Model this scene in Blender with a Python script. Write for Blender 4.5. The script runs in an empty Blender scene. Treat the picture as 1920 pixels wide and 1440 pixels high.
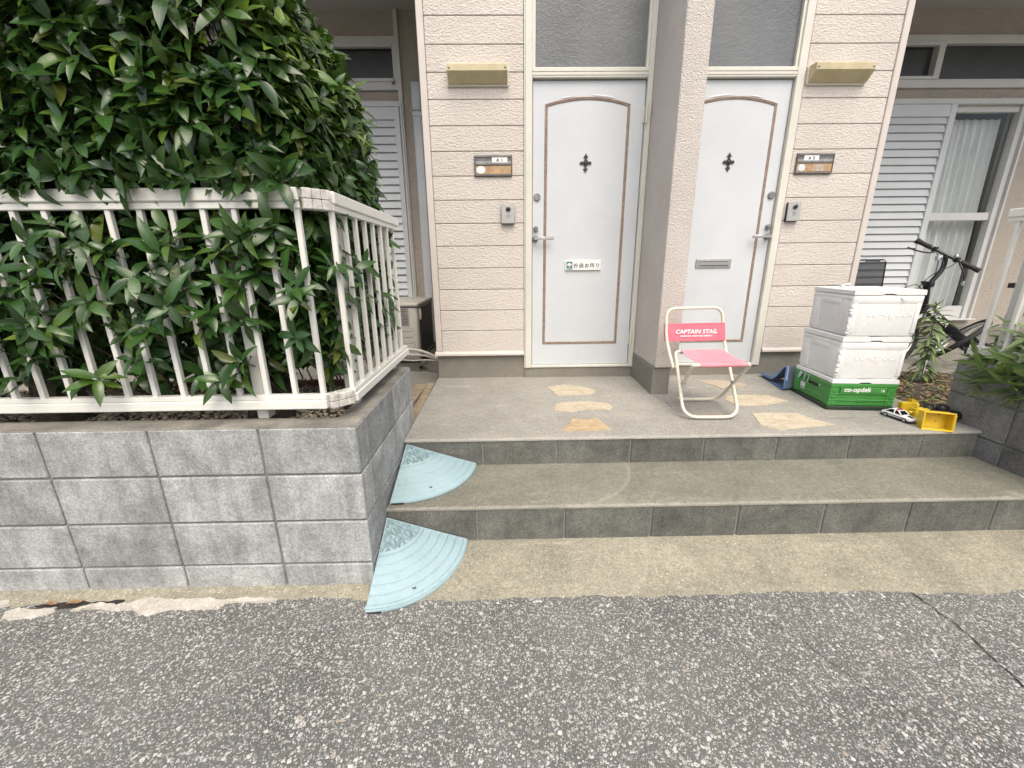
import bpy, bmesh, math, random
import numpy as np
from mathutils import Vector, Matrix
random.seed(7); RNG = np.random.default_rng(7)
R = math.radians
S = bpy.context.scene
COL = S.collection

# ------------------------------------------------------------ camera, sky, sun, exposure
cam = bpy.data.cameras.new('camera'); cam_o = bpy.data.objects.new('camera', cam); COL.objects.link(cam_o)
rx = Vector((0.99980596, -0.01712115, -0.00974209)); ux = Vector((0.01413855, 0.2793344, 0.96008979)); fx = Vector((0.01371654, 0.96004123, -0.27952226))
m = Matrix((rx, ux, -fx)).transposed().to_4x4(); m.translation = (0, -3.2148, 1.2291)
cam_o.matrix_world = m
cam.sensor_width = 36; cam.lens = 36 * 774.42 / 1920; cam.clip_start = 0.02; cam.clip_end = 500
S.camera = cam_o
SUN_EL, SUN_DIR = 57, Vector((0.11, -0.62, 0))
w = bpy.data.worlds.new('World'); S.world = w; w.use_nodes = True
sky = w.node_tree.nodes.new('ShaderNodeTexSky'); sky.sky_type = 'NISHITA'; sky.sun_disc = False
sky.sun_elevation = R(SUN_EL); sky.sun_rotation = math.atan2(SUN_DIR.x, SUN_DIR.y)
sky.air_density = 1.0; sky.dust_density = 6.0; sky.ozone_density = 0.5
w.node_tree.links.new(sky.outputs[0], w.node_tree.nodes['Background'].inputs[0])
w.node_tree.nodes['Background'].inputs[1].default_value = 0.15
sun = bpy.data.lights.new('sun', 'SUN'); sun.energy = 0.95; sun.angle = R(55); sun.color = (1, 1, .90)
sun_o = bpy.data.objects.new('sun', sun); COL.objects.link(sun_o)
sd = SUN_DIR.normalized() * math.cos(R(SUN_EL)); sd.z = math.sin(R(SUN_EL))
sun_o.rotation_euler = sd.to_track_quat('Z', 'Y').to_euler(); sun_o.location = sd * 20
S.view_settings.view_transform = 'Standard'; S.view_settings.look = 'None'
S.view_settings.exposure = 0.58; S.view_settings.gamma = 1
S.cycles.max_bounces = 6; S.cycles.diffuse_bounces = 4; S.cycles.transparent_max_bounces = 8

# ------------------------------------------------------------ mesh helpers
class MB:
    def __init__(s): s.v = []; s.f = []; s.mi = []
    def add(s, v, f, mi=0):
        o = len(s.v); s.v += [tuple(p) for p in v]; s.f += [tuple(i + o for i in q) for q in f]; s.mi += [mi] * len(f); return s
    def box(s, x0, x1, y0, y1, z0, z1, b=0.0, mi=0, M=None, seg=1):
        bm = bmesh.new(); bmesh.ops.create_cube(bm, size=1)
        for v in bm.verts:
            v.co = Vector((x0 + (v.co.x + .5) * (x1 - x0), y0 + (v.co.y + .5) * (y1 - y0), z0 + (v.co.z + .5) * (z1 - z0)))
        if b > 0: bmesh.ops.bevel(bm, geom=bm.edges[:], offset=b, segments=seg, affect='EDGES', profile=.5)
        if M is not None: bmesh.ops.transform(bm, matrix=M, verts=bm.verts)
        bmesh.ops.recalc_face_normals(bm, faces=bm.faces)
        bm.verts.index_update()
        s.add([v.co[:] for v in bm.verts], [[v.index for v in f.verts] for f in bm.faces], mi); bm.free(); return s
    def tube(s, pts, r, n=10, closed=False, mi=0, cap=True):
        P = [Vector(p) for p in pts]; N = len(P); rr = r if isinstance(r, (list, tuple)) else [r] * N
        V = []; up = None
        for i, p in enumerate(P):
            a = P[(i - 1) % N] if (closed or i > 0) else p; c = P[(i + 1) % N] if (closed or i < N - 1) else p
            t = (c - a).normalized()
            if up is None: up = Vector((0, 0, 1)) if abs(t.z) < .9 else Vector((1, 0, 0))
            u = (up - t * up.dot(t)).normalized(); up = u; w_ = t.cross(u)
            V += [p + (u * math.cos(2 * math.pi * k / n) + w_ * math.sin(2 * math.pi * k / n)) * rr[i] for k in range(n)]
        F = []
        for i in range(N if closed else N - 1):
            j = (i + 1) % N
            F += [(i * n + k, i * n + (k + 1) % n, j * n + (k + 1) % n, j * n + k) for k in range(n)]
        if cap and not closed: F += [tuple(range(n))[::-1], tuple((N - 1) * n + k for k in range(n))]
        return s.add(V, F, mi)
    def prism(s, poly, y0, y1, axis='Y', mi=0, M=None):
        # poly is a list of 2d points; axis = the extrusion axis
        def q(a, b, c):
            p = {'Y': (a, c, b), 'X': (c, a, b), 'Z': (a, b, c)}[axis]
            return (M @ Vector(p))[:] if M is not None else p
        n = len(poly); bm = bmesh.new()
        A = [bm.verts.new(q(a, b, y0)) for a, b in poly]; B = [bm.verts.new(q(a, b, y1)) for a, b in poly]
        bm.faces.new(A); bm.faces.new(B[::-1])
        for i in range(n): bm.faces.new((A[i], B[i], B[(i + 1) % n], A[(i + 1) % n]))
        bmesh.ops.recalc_face_normals(bm, faces=bm.faces); bm.verts.index_update()
        s.add([v.co[:] for v in bm.verts], [[v.index for v in f.verts] for f in bm.faces], mi); bm.free(); return s
    def grid(s, fn, us, vs, mi=0, wrap=False):
        V = [fn(u, v) for u in us for v in vs]; m_ = len(vs)
        F = [(i * m_ + j, (i + 1) * m_ + j, (i + 1) * m_ + j + 1, i * m_ + j + 1) for i in range(len(us) - 1) for j in range(m_ - 1)]
        return s.add(V, F, mi)
    def lathe(s, prof, n=24, M=None, mi=0):
        # prof: (radius, height) around local Z
        V = []
        for r_, h in prof:
            for k in range(n):
                a = 2 * math.pi * k / n; p = Vector((r_ * math.cos(a), r_ * math.sin(a), h)); V.append((M @ p if M is not None else p)[:])
        F = [(i * n + k, i * n + (k + 1) % n, (i + 1) * n + (k + 1) % n, (i + 1) * n + k) for i in range(len(prof) - 1) for k in range(n)]
        F += [tuple(range(n))[::-1], tuple((len(prof) - 1) * n + k for k in range(n))]
        return s.add(V, F, mi)
    def build(s, name, mats, parent=None, smooth=40):
        me = bpy.data.meshes.new(name); me.from_pydata(s.v, [], s.f)
        if not isinstance(mats, (list, tuple)): mats = [mats]
        for q in mats: me.materials.append(q)
        if len(mats) > 1: me.polygons.foreach_set('material_index', s.mi)
        me.update(); return link(name, me, parent, smooth)

def link(name, me, parent=None, smooth=40):
    if smooth:
        me.polygons.foreach_set('use_smooth', [True] * len(me.polygons)); me.set_sharp_from_angle(angle=R(smooth))
    o = bpy.data.objects.new(name, me); COL.objects.link(o)
    if parent is not None: adopt(o, parent)
    return o
def world_of(o):
    M = Matrix.Translation(o.location) @ o.rotation_euler.to_matrix().to_4x4()
    return (world_of(o.parent) @ o.matrix_parent_inverse @ M) if o.parent else M
def adopt(o, parent):
    o.parent = parent; o.matrix_parent_inverse = world_of(parent).inverted()
def tag(o, label=None, cat=None, group=None, kind=None):
    if label: o['label'] = label
    if cat: o['category'] = cat
    if group: o['group'] = group
    if kind: o['kind'] = kind
    return o
def thing(name, label, cat, loc, group=None):
    o = bpy.data.objects.new(name, None); COL.objects.link(o); o.location = loc; o.empty_display_size = .1
    return tag(o, label, cat, group)
def structure(name, mb, mats, smooth=40):
    return tag(mb.build(name, mats, None, smooth), kind='structure')
def text(name, body, M, size, mat, parent=None, depth=.001, bold=0.0, shear=0.0, width=None, space=1.0, align='CENTER', bevel=0, height=None):
    c = bpy.data.curves.new(name, 'FONT'); c.body = body; c.size = size; c.extrude = depth; c.offset = bold; c.shear = shear
    c.space_character = space; c.align_x = align; c.align_y = 'CENTER'; c.bevel_depth = bevel; c.resolution_u = 4
    o = bpy.data.objects.new(name, c); COL.objects.link(o)
    dg = bpy.context.evaluated_depsgraph_get(); me = bpy.data.meshes.new_from_object(o.evaluated_get(dg))
    bpy.data.objects.remove(o); bpy.data.curves.remove(c)
    co = np.zeros(len(me.vertices) * 3); me.vertices.foreach_get('co', co); co = co.reshape(-1, 3)
    if width and len(co):
        k = width / max(1e-6, co[:, 0].max() - co[:, 0].min()); co[:, 0] *= k
        co[:, 1] *= (height / max(1e-6, co[:, 1].max() - co[:, 1].min())) if height else k
    if len(co): co[:, 1] -= (co[:, 1].max() + co[:, 1].min()) / 2
    me.vertices.foreach_set('co', co.ravel()); me.transform(M); me.materials.clear(); me.materials.append(mat); me.update()
    me.name = name
    return link(name, me, parent, 0)
def face_cam(x, y, z, yaw=0, tilt=0):
    # text plane facing -Y (towards the street)
    return Matrix.Translation((x, y, z)) @ Matrix.Rotation(R(yaw), 4, 'Z') @ Matrix.Rotation(R(90 + tilt), 4, 'X')
def rr(w_, h_, r_, n=5, cx=0, cz=0):
    P = []
    for sx, sz, a0 in ((1, 1, 0), (-1, 1, 90), (-1, -1, 180), (1, -1, 270)):
        for k in range(n + 1):
            a = R(a0 + 90 * k / n); P.append((cx + sx * (w_ / 2 - r_) + r_ * math.cos(a), cz + sz * (h_ / 2 - r_) + r_ * math.sin(a)))
    return P
def arc3(pts, r_, n=6):
    # round the inner corners of a polyline
    P = [Vector(p) for p in pts]; out = [P[0]]
    for i in range(1, len(P) - 1):
        a = (P[i - 1] - P[i]); b = (P[i + 1] - P[i]); d = min(r_, a.length * .49, b.length * .49)
        A = P[i] + a.normalized() * d; B = P[i] + b.normalized() * d
        for k in range(n + 1):
            t = k / n; out.append(A * (1 - t) ** 2 + P[i] * 2 * t * (1 - t) + B * t * t)
    return out + [P[-1]]

# ------------------------------------------------------------ materials
class NT:
    def __init__(s, name):
        s.m = bpy.data.materials.new(name); s.m.use_nodes = True; s.t = s.m.node_tree; s.p = s.t.nodes['Principled BSDF']
        s.tc = s.t.nodes.new('ShaderNodeTexCoord'); s.co = s.tc.outputs['Object']
    def n(s, ty, ins=None, **kw):
        o = s.t.nodes.new('ShaderNode' + ty)
        for k, v in kw.items(): setattr(o, k, v)
        for k, v in (ins or {}).items():
            i = o.inputs[k]
            if isinstance(v, bpy.types.NodeSocket): s.t.links.new(v, i)
            else: i.default_value = v
        return o
    def l(s, a, b): s.t.links.new(a, b)
    def map(s, scale=(1, 1, 1), loc=(0, 0, 0), rot=(0, 0, 0)):
        return s.n('Mapping', {'Vector': s.co, 'Scale': scale, 'Location': loc, 'Rotation': rot}).outputs[0]
    def noise(s, scale, detail=4, rough=.55, vec=None, dist=0):
        return s.n('TexNoise', {'Vector': vec or s.co, 'Scale': scale, 'Detail': detail, 'Roughness': rough, 'Distortion': dist}).outputs[0]
    def vor(s, scale, vec=None, feature='F1', rand=1.0):
        return s.n('TexVoronoi', {'Vector': vec or s.co, 'Scale': scale, 'Randomness': rand}, feature=feature)
    def ramp(s, fac, stops, interp='LINEAR'):
        r_ = s.n('ValToRGB', {'Fac': fac}); r_.color_ramp.interpolation = interp
        e = r_.color_ramp.elements
        while len(e) < len(stops): e.new(.5)
        for i, (p, c) in enumerate(stops):
            e[i].position = p; e[i].color = (c, c, c, 1) if isinstance(c, (int, float)) else (*c, 1)
        return r_.outputs[0]
    def mix(s, f, a, b, mode='MIX'):
        o = s.n('Mix', data_type='RGBA', blend_type=mode)
        for k, v in ((0, f), (6, a), (7, b)):
            if isinstance(v, bpy.types.NodeSocket): s.l(v, o.inputs[k])
            else: o.inputs[k].default_value = (*v, 1) if isinstance(v, tuple) and len(v) == 3 else v
        return o.outputs[2]
    def math(s, op, a, b=0.0, c=0.0):
        o = s.n('Math', operation=op)
        for i, v in enumerate((a, b, c)):
            if isinstance(v, bpy.types.NodeSocket): s.l(v, o.inputs[i])
            else: o.inputs[i].default_value = v
        return o.outputs[0]
    def bump(s, h, strength=.5, dist=.01, prev=None):
        o = s.n('Bump', {'Height': h, 'Strength': strength, 'Distance': dist})
        if prev is not None: s.l(prev, o.inputs['Normal'])
        return o.outputs[0]
    def out(s, color=None, rough=None, normal=None, **kw):
        for k, v in (('Base Color', color), ('Roughness', rough), ('Normal', normal), *kw.items()):
            if v is None: continue
            k = k.replace('_', ' '); i = s.p.inputs[k]
            if isinstance(v, bpy.types.NodeSocket): s.l(v, i)
            else: i.default_value = (*v, 1) if isinstance(v, tuple) and len(v) == 3 else v
        return s.m

def surf(name, c1, c2, scale=6, rough=.6, fine=0, fine_amt=.15, bump=None, lo=.35, hi=.65, metal=0, spec=.5, coat=0):
    t = NT(name); c = t.ramp(t.noise(scale, 5, .6), [(lo, c1), (hi, c2)])
    if fine:
        f = t.ramp(t.noise(fine, 2, .7), [(.3, 1 - fine_amt), (.7, 1 + fine_amt)]); c = t.mix(1.0, c, f, 'MULTIPLY')
    nrm = None
    for sc, st, di in (bump or []): nrm = t.bump(t.noise(sc, 3, .6), st, di, nrm)
    return t.out(c, rough, nrm, Metallic=metal, Specular_IOR_Level=spec, Coat_Weight=coat)

def m_asphalt():
    t = NT('asphalt')
    warp = t.n('VectorMath', {0: t.co, 1: t.n('VectorMath', {0: t.n('TexNoise', {'Vector': t.co, 'Scale': 160.0, 'Detail': 1.0}).outputs[1], 'Scale': .006}, operation='SCALE').outputs[0]}, operation='ADD').outputs[0]
    flat = t.n('Mapping', {'Vector': warp, 'Scale': (1, 1, 0.0)}).outputs[0]
    binder = t.ramp(t.noise(220, 3, .7), [(.3, (.098, .10, .093)), (.7, (.175, .178, .166))])
    binder = t.mix(1.0, binder, t.ramp(t.noise(1.9, 5, .65), [(.3, .70), (.7, 1.2)]), 'MULTIPLY')
    col, h = binder, 0.0
    patch = t.ramp(t.noise(1.7, 3, .5), [(.3, .0), (.7, .16)])
    for sc, keep, rad in ((78, .32, .42), (125, .46, .42), (210, .60, .42)):
        v = t.vor(sc, flat)
        sep = t.n('SeparateColor', {'Color': v.outputs['Color']})
        rs = t.math('MULTIPLY_ADD', sep.outputs[1], .28, rad - .14)
        inside = t.math('GREATER_THAN', rs, v.outputs['Distance'])
        on = t.math('GREATER_THAN', t.math('ADD', sep.outputs[0], patch), 1 - keep + .08)
        mk = t.math('MULTIPLY', inside, on)
        sc_ = t.ramp(sep.outputs[2], [(0, (.20, .20, .195)), (.4, (.32, .32, .31)), (.68, (.46, .46, .445)), (.86, (.60, .595, .575)), (.93, (.36, .31, .25)), (1, (.68, .68, .66))])
        sc_ = t.mix(1.0, sc_, t.ramp(t.noise(300, 2, .6), [(.3, .8), (.7, 1.12)]), 'MULTIPLY')
        col = t.mix(mk, col, sc_)
        dome = t.math('MULTIPLY', mk, t.math('SUBTRACT', 1.0, t.math('MULTIPLY', v.outputs['Distance'], 1.2)))
        h = t.math('MAXIMUM', h, dome) if not isinstance(h, float) else dome
    nrm = t.bump(t.noise(260, 3, .7), .5, .003); nrm = t.bump(h, .7, .004, nrm)
    return t.out(col, .8, nrm, Specular_IOR_Level=.35)

def m_concrete(name, c1, c2, tint, tamt=.5, stain=None, fine=.22, nose=None, scale=1.6, chips=.0):
    t = NT(name)
    c = t.ramp(t.noise(scale, 6, .62), [(.3, c1), (.7, c2)])
    c = t.mix(t.ramp(t.noise(4.3, 5, .65), [(.42, 0.0), (.72, tamt)]), c, tint)
    g = t.ramp(t.noise(330, 2, .8), [(.25, 1 - fine), (.75, 1 + fine)]); c = t.mix(1.0, c, g, 'MULTIPLY')
    g2 = t.ramp(t.noise(115, 3, .75), [(.28, 1 - fine * 1.25), (.5, 1.0), (.74, 1 + fine * 1.5)]); c = t.mix(1.0, c, g2, 'MULTIPLY')
    g3 = t.ramp(t.noise(34, 5, .7), [(.3, 1 - fine * .55), (.7, 1 + fine * .55)]); c = t.mix(1.0, c, g3, 'MULTIPLY')
    sc_ = t.noise(2.4, 6, .75, t.map((1, 5, 1), rot=(0, 0, .5))); c = t.mix(t.ramp(sc_, [(.60, 0.0), (.66, .35), (.70, 0.0)]), c, tuple(min(1, 1.7 * k) for k in c2))
    if chips:
        vb = t.vor(95); sb = t.n('SeparateColor', {'Color': vb.outputs['Color']})
        mb_ = t.math('MULTIPLY', t.math('GREATER_THAN', sb.outputs[0], 1 - chips), t.math('LESS_THAN', vb.outputs['Distance'], .36))
        c = t.mix(t.math('MULTIPLY', mb_, .7), c, t.ramp(sb.outputs[1], [(0, (.16, .15, .13)), (.4, (.34, .32, .27)), (1, (.62, .60, .54))]))
    if nose is not None:
        sy_ = t.n('SeparateXYZ', {'Vector': t.co}).outputs[1]
        k_ = t.ramp(t.math('ADD', t.math('SUBTRACT', sy_, nose), t.math('MULTIPLY', t.math('SUBTRACT', t.noise(38, 6, .85), .45), .06)), [(.0, .38), (.010, .22), (.016, 0.0)])
        c = t.mix(k_, c, (.52, .50, .44))
    v = t.vor(210); sep = t.n('SeparateColor', {'Color': v.outputs['Color']})
    mk = t.math('MULTIPLY', t.math('GREATER_THAN', sep.outputs[0], .72), t.math('LESS_THAN', v.outputs['Distance'], .33))
    c = t.mix(t.math('MULTIPLY', mk, .55), c, t.ramp(sep.outputs[1], [(0, (.16, .15, .13)), (.5, (.32, .3, .26)), (1, (.6, .58, .52))]))
    if stain:   # pale quarter-discs left by ramps that used to lie there
        for (sx, sy, sr, amt, cc) in stain:
            sep2 = t.n('SeparateXYZ', {'Vector': t.co})
            dx = t.math('SUBTRACT', sep2.outputs[0], sx); dy = t.math('SUBTRACT', sep2.outputs[1], sy)
            d = t.math('SQRT', t.math('ADD', t.math('MULTIPLY', dx, dx), t.math('MULTIPLY', dy, dy)))
            d = t.math('ADD', d, t.math('MULTIPLY', t.math('SUBTRACT', t.noise(30, 3, .6), .5), .022))
            k = t.ramp(t.math('SUBTRACT', sr, d), [(0, 0.0), (.012, 1.0)])
            k = t.math('MULTIPLY', k, t.ramp(dx, [(0, .3), (.02, 1.0)])); k = t.math('MULTIPLY', k, t.ramp(t.noise(70, 5, .8), [(.3, .35), (.7, 1.0)]))
            cc = t.mix(1.0, cc, t.mix(1.0, g, g2, 'MULTIPLY'), 'MULTIPLY')
            edge = t.math('MULTIPLY', t.ramp(t.math('ABSOLUTE', t.math('SUBTRACT', sr, d)), [(0.0, 1.0), (.016, 0.0)]), t.ramp(dx, [(0, 0.0), (.02, 1.0)]))
            c = t.mix(t.math('MULTIPLY', k, amt), c, cc); c = t.mix(t.math('MULTIPLY', edge, .24), c, (.50, .48, .41))
    nrm = t.bump(t.noise(260, 4, .75), .55, .003); nrm = t.bump(t.noise(14, 4, .6), .2, .01, nrm)
    return t.out(c, .88, nrm, Specular_IOR_Level=.25)

def m_block(name, c1, c2, dark, var=.25, streak_amt=.45):
    t = NT(name)
    isl = t.n('NewGeometry').outputs['Random Per Island']
    c = t.ramp(t.noise(5, 6, .65), [(.28, c1), (.72, c2)])
    c = t.mix(1.0, c, t.ramp(isl, [(0, 1 - var), (.5, .99), (1, 1 + var * .75)]), 'MULTIPLY')
    streak = t.noise(1.0, 5, .65, t.map((22, 22, 2.2)))
    c = t.mix(t.ramp(streak, [(.42, 0.0), (.72, streak_amt)]), c, dark)
    c = t.mix(t.ramp(t.noise(3.1, 4, .6), [(.5, 0.0), (.8, .45)]), c, tuple(min(1, 1.35 * k) for k in c2))
    g = t.ramp(t.noise(280, 2, .8), [(.25, .62), (.5, 1.0), (.75, 1.3)]); c = t.mix(1.0, c, g, 'MULTIPLY')
    g = t.ramp(t.noise(120, 4, .8), [(.28, .62), (.5, 1.0), (.72, 1.42)]); c = t.mix(1.0, c, g, 'MULTIPLY')
    g = t.ramp(t.noise(9, 6, .72), [(.3, .74), (.5, 1.0), (.7, 1.24)]); c = t.mix(1.0, c, g, 'MULTIPLY')
    nrm = t.bump(t.noise(240, 4, .8), .8, .003); nrm = t.bump(t.noise(30, 3, .6), .2, .004, nrm)
    return t.out(c, .92, nrm, Specular_IOR_Level=.2)

def m_siding():
    t = NT('siding_board')
    isl = t.n('NewGeometry').outputs['Random Per Island']
    c = t.ramp(t.noise(3, 4, .6), [(.3, (.565, .522, .478)), (.7, (.615, .572, .527))])
    c = t.mix(1.0, c, t.ramp(isl, [(0, .965), (1, 1.03)]), 'MULTIPLY')
    v = t.map((84, 84, 165))
    wv = t.n('VectorMath', {0: v, 1: t.n('VectorMath', {0: t.n('TexNoise', {'Vector': v, 'Scale': .45, 'Detail': 2.0}).outputs[1], 'Scale': 1.6}, operation='SCALE').outputs[0]}, operation='ADD').outputs[0]
    a = t.n('TexVoronoi', {'Vector': wv, 'Scale': .62, 'Smoothness': .6}, feature='SMOOTH_F1').outputs['Distance']
    b = t.noise(.9, 3, .5, wv)
    h = t.math('ADD', t.math('MULTIPLY', a, .8), t.math('MULTIPLY', b, .7))
    c = t.mix(t.ramp(h, [(.45, .12), (.72, 0.0)]), c, (.44, .39, .36))  # crevices of the relief tinted darker, their shade painted into the colour
    nrm = t.bump(h, .85, .0052)
    return t.out(c, .62, nrm, Specular_IOR_Level=.3)

def m_stucco(name, c1, c2, scale=70, strength=.9, dist=.012):
    t = NT(name)
    c = t.ramp(t.noise(4, 4, .6), [(.3, c1), (.7, c2)])
    a = t.n('TexVoronoi', {'Vector': t.n('VectorMath', {0: t.co, 1: t.n('VectorMath', {0: t.n('TexNoise', {'Vector': t.co, 'Scale': 40.0, 'Detail': 2.0}).outputs[1], 'Scale': .02}, operation='SCALE').outputs[0]}, operation='ADD').outputs[0], 'Scale': float(scale), 'Smoothness': .7}, feature='SMOOTH_F1').outputs['Distance']
    h = t.math('ADD', t.math('MULTIPLY', a, -.9), t.math('MULTIPLY', t.noise(scale * 1.3, 4, .65), .9))
    return t.out(c, .85, t.bump(h, strength, dist), Specular_IOR_Level=.25)

def m_leaf(name, d1, d2, young, rough=.3):
    t = NT(name)
    isl = t.n('NewGeometry').outputs['Random Per Island']
    c = t.ramp(isl, [(0, d1), (.55, d2), (.93, tuple(1.25 * k for k in d2)), (1, (.09, .10, .02))])
    y = t.n('Attribute', attribute_name='young').outputs['Fac']
    c = t.mix(y, c, young)
    u = t.n('Attribute', attribute_name='mid').outputs['Fac']
    c = t.mix(t.ramp(u, [(0, .45), (.10, 0.0)]), c, tuple(min(1, 2.2 * k) for k in d2))
    back = t.n('NewGeometry').outputs['Backfacing']
    c = t.mix(back, c, t.mix(.6, c, (.10, .14, .05)))
    h = t.noise(60, 3, .6)
    m_ = t.out(c, t.ramp(t.noise(12, 3, .5), [(.3, rough - .07), (.7, rough + .1)]), t.bump(h, .18, .003), Specular_IOR_Level=.55)
    tr = t.n('BsdfTranslucent', {'Color': t.mix(1.0, c, (1.1, 1.6, .5), 'MULTIPLY')})
    mx = t.n('MixShader', {'Fac': .12}); t.l(t.p.outputs[0], mx.inputs[1]); t.l(tr.outputs[0], mx.inputs[2])
    t.l(mx.outputs[0], t.t.nodes['Material Output'].inputs[0])
    return m_

def m_glass(name, tint, fac=.16, rough=.02):
    t = NT(name)
    tr = t.n('BsdfTransparent', {'Color': (*tint, 1)}); gl = t.n('BsdfGlossy', {'Color': (.9, .93, .95, 1), 'Roughness': rough})
    fr = t.math('ADD', t.math('MULTIPLY', t.math('POWER', t.n('LayerWeight', {'Blend': .5}).outputs['Facing'], 4.0), .7), fac)
    mx = t.n('MixShader', {'Fac': fr}); t.l(tr.outputs[0], mx.inputs[1]); t.l(gl.outputs[0], mx.inputs[2])
    t.l(mx.outputs[0], t.t.nodes['Material Output'].inputs[0]); return t.m

def m_frosted():
    t = NT('frosted_glass')
    c = t.ramp(t.noise(1.6, 3, .5), [(.3, (.09, .10, .107)), (.7, (.165, .178, .187))])
    h = t.math('ADD', t.noise(130, 3, .6), t.math('MULTIPLY', t.noise(38, 2, .5), .8))
    return t.out(c, .22, t.bump(h, .5, .005), Specular_IOR_Level=.6)

def m_foam():
    t = NT('white_foam')
    v = t.vor(260)
    c = t.ramp(t.noise(7, 5, .65), [(.3, (.72, .73, .725)), (.7, (.80, .81, .805))])
    c = t.mix(t.ramp(t.noise(3.5, 5, .7, t.map((2, 2, .7))), [(.52, 0.0), (.8, .35)]), c, (.55, .51, .46))
    nrm = t.bump(v.outputs['Distance'], .25, .003); nrm = t.bump(t.noise(45, 4, .7), .35, .006, nrm)
    return t.out(c, .8, nrm, Specular_IOR_Level=.3, Subsurface_Weight=0.0)

M = {}
M['asphalt'] = m_asphalt()
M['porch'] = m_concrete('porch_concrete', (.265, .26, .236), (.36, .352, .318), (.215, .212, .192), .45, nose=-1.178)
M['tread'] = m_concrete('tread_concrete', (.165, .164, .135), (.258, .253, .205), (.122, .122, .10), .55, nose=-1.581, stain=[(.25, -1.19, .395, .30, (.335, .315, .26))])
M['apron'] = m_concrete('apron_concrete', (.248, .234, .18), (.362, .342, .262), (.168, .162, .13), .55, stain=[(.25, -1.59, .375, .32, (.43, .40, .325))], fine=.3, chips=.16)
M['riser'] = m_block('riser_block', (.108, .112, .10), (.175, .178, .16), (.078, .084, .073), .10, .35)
M['block'] = m_block('concrete_block', (.275, .288, .286), (.465, .48, .476), (.155, .164, .161))
M['block_old'] = m_block('weathered_block', (.17, .17, .165), (.25, .25, .24), (.10, .10, .095))
M['mortar'] = surf('mortar', (.17, .17, .165), (.23, .23, .22), 20, .95, 200, .3, [(200, .5, .003)])
M['cap'] = surf('wall_cap', (.15, .143, .125), (.30, .285, .245), 7, .95, 250, .3, [(200, .7, .003), (25, .3, .006)])
M['foundation'] = m_concrete('foundation_concrete', (.20, .19, .165), (.26, .25, .215), (.155, .15, .13), .5, fine=.1)
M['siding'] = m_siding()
M['trim'] = surf('siding_trim', (.57, .525, .485), (.61, .565, .525), 5, .5)
M['joint'] = surf('joint_sealant', (.30, .26, .235), (.36, .31, .285), 9, .8)
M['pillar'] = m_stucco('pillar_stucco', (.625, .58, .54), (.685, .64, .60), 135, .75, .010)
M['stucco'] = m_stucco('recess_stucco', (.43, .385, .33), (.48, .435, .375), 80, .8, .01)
M['soffit'] = surf('soffit_board', (.42, .42, .40), (.47, .46, .44), 3, .7)
M['frame'] = surf('ivory_frame', (.60, .595, .53), (.66, .65, .59), 4, .42, 90, .05, [(220, .08, .002)])
M['alu'] = surf('white_aluminium', (.58, .585, .57), (.63, .635, .62), 4, .4, 70, .05)
M['slat'] = surf('shutter_slat', (.58, .61, .625), (.64, .67, .685), 2.5, .45, 120, .04)
M['gap'] = surf('dark_gap', (.02, .02, .022), (.03, .03, .03), 5, .9)
M['door'] = surf('door_film', (.545, .58, .61), (.595, .63, .655), 2.2, .45, 300, .02, [(420, .10, .002), (5, .05, .01)])
M['mould'] = surf('wood_moulding', (.25, .185, .15), (.36, .28, .225), 40, .5, 200, .12)
M['iron'] = surf('black_iron', (.018, .018, .02), (.035, .035, .035), 30, .5, bump=[(150, .3, .003)])
M['steel'] = surf('satin_steel', (.50, .50, .49), (.60, .60, .59), 30, .32, metal=.9)
M['darksteel'] = surf('dark_steel', (.22, .22, .215), (.32, .32, .31), 30, .38, metal=.85)
M['frosted'] = m_frosted()
M['darkglass'] = m_glass('dark_window', (.55, .6, .6), .20, .08)
M['glass'] = m_glass('clear_window', (.94, .955, .95), .02)
M['room'] = surf('room_dark', (.10, .095, .085), (.14, .13, .12), 2, .9)
M['curtain'] = surf('sheer_curtain', (.76, .765, .76), (.84, .845, .84), 9, .8, 60, .06)
M['fence'] = surf('fence_paint', (.70, .70, .645), (.76, .755, .71), 6, .35, 150, .04)
M['fence_worn'] = surf('worn_joint', (.42, .40, .36), (.66, .65, .61), 45, .5)
M['post'] = surf('fence_post', (.50, .51, .47), (.56, .56, .52), 6, .4)
M['leaf'] = m_leaf('glossy_leaf', (.017, .047, .012), (.033, .082, .018), (.18, .28, .035), .24)
M['weed'] = m_leaf('weed_leaf', (.085, .14, .05), (.14, .21, .08), (.26, .34, .10), .5)
M['dry'] = m_leaf('dry_leaf', (.12, .08, .045), (.20, .14, .085), (.26, .17, .08), .7)
M['bark'] = surf('bark', (.035, .028, .02), (.085, .068, .05), 30, .9, bump=[(60, .8, .01)])
M['twig'] = surf('twig', (.07, .06, .035), (.12, .10, .06), 30, .8)
M['stem'] = surf('weed_stem', (.10, .13, .06), (.16, .19, .09), 30, .7)
M['gravel'] = surf('gravel_stone', (.22, .19, .15), (.46, .41, .33), 30, .8, 120, .2)
M['soil'] = surf('soil', (.05, .04, .03), (.11, .09, .065), 14, .95, 90, .4, [(60, .9, .02)])
M['pad'] = m_concrete('yard_concrete', (.23, .22, .195), (.30, .285, .25), (.17, .16, .14), .5, fine=.12)
M['brick'] = surf('edging_brick', (.14, .06, .045), (.20, .09, .065), 15, .85, 120, .2)
M['plank'] = surf('old_plank', (.24, .185, .125), (.36, .29, .20), 16, .85, 120, .2)
M['ac'] = surf('aircon_plastic', (.50, .49, .44), (.55, .54, .49), 4, .5, 100, .03)
M['acdark'] = surf('aircon_coil', (.02, .021, .024), (.045, .046, .05), 60, .5)
M['hose'] = surf('hose_wrap', (.50, .48, .43), (.60, .57, .51), 30, .6, bump=[(90, .3, .004)])
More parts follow.
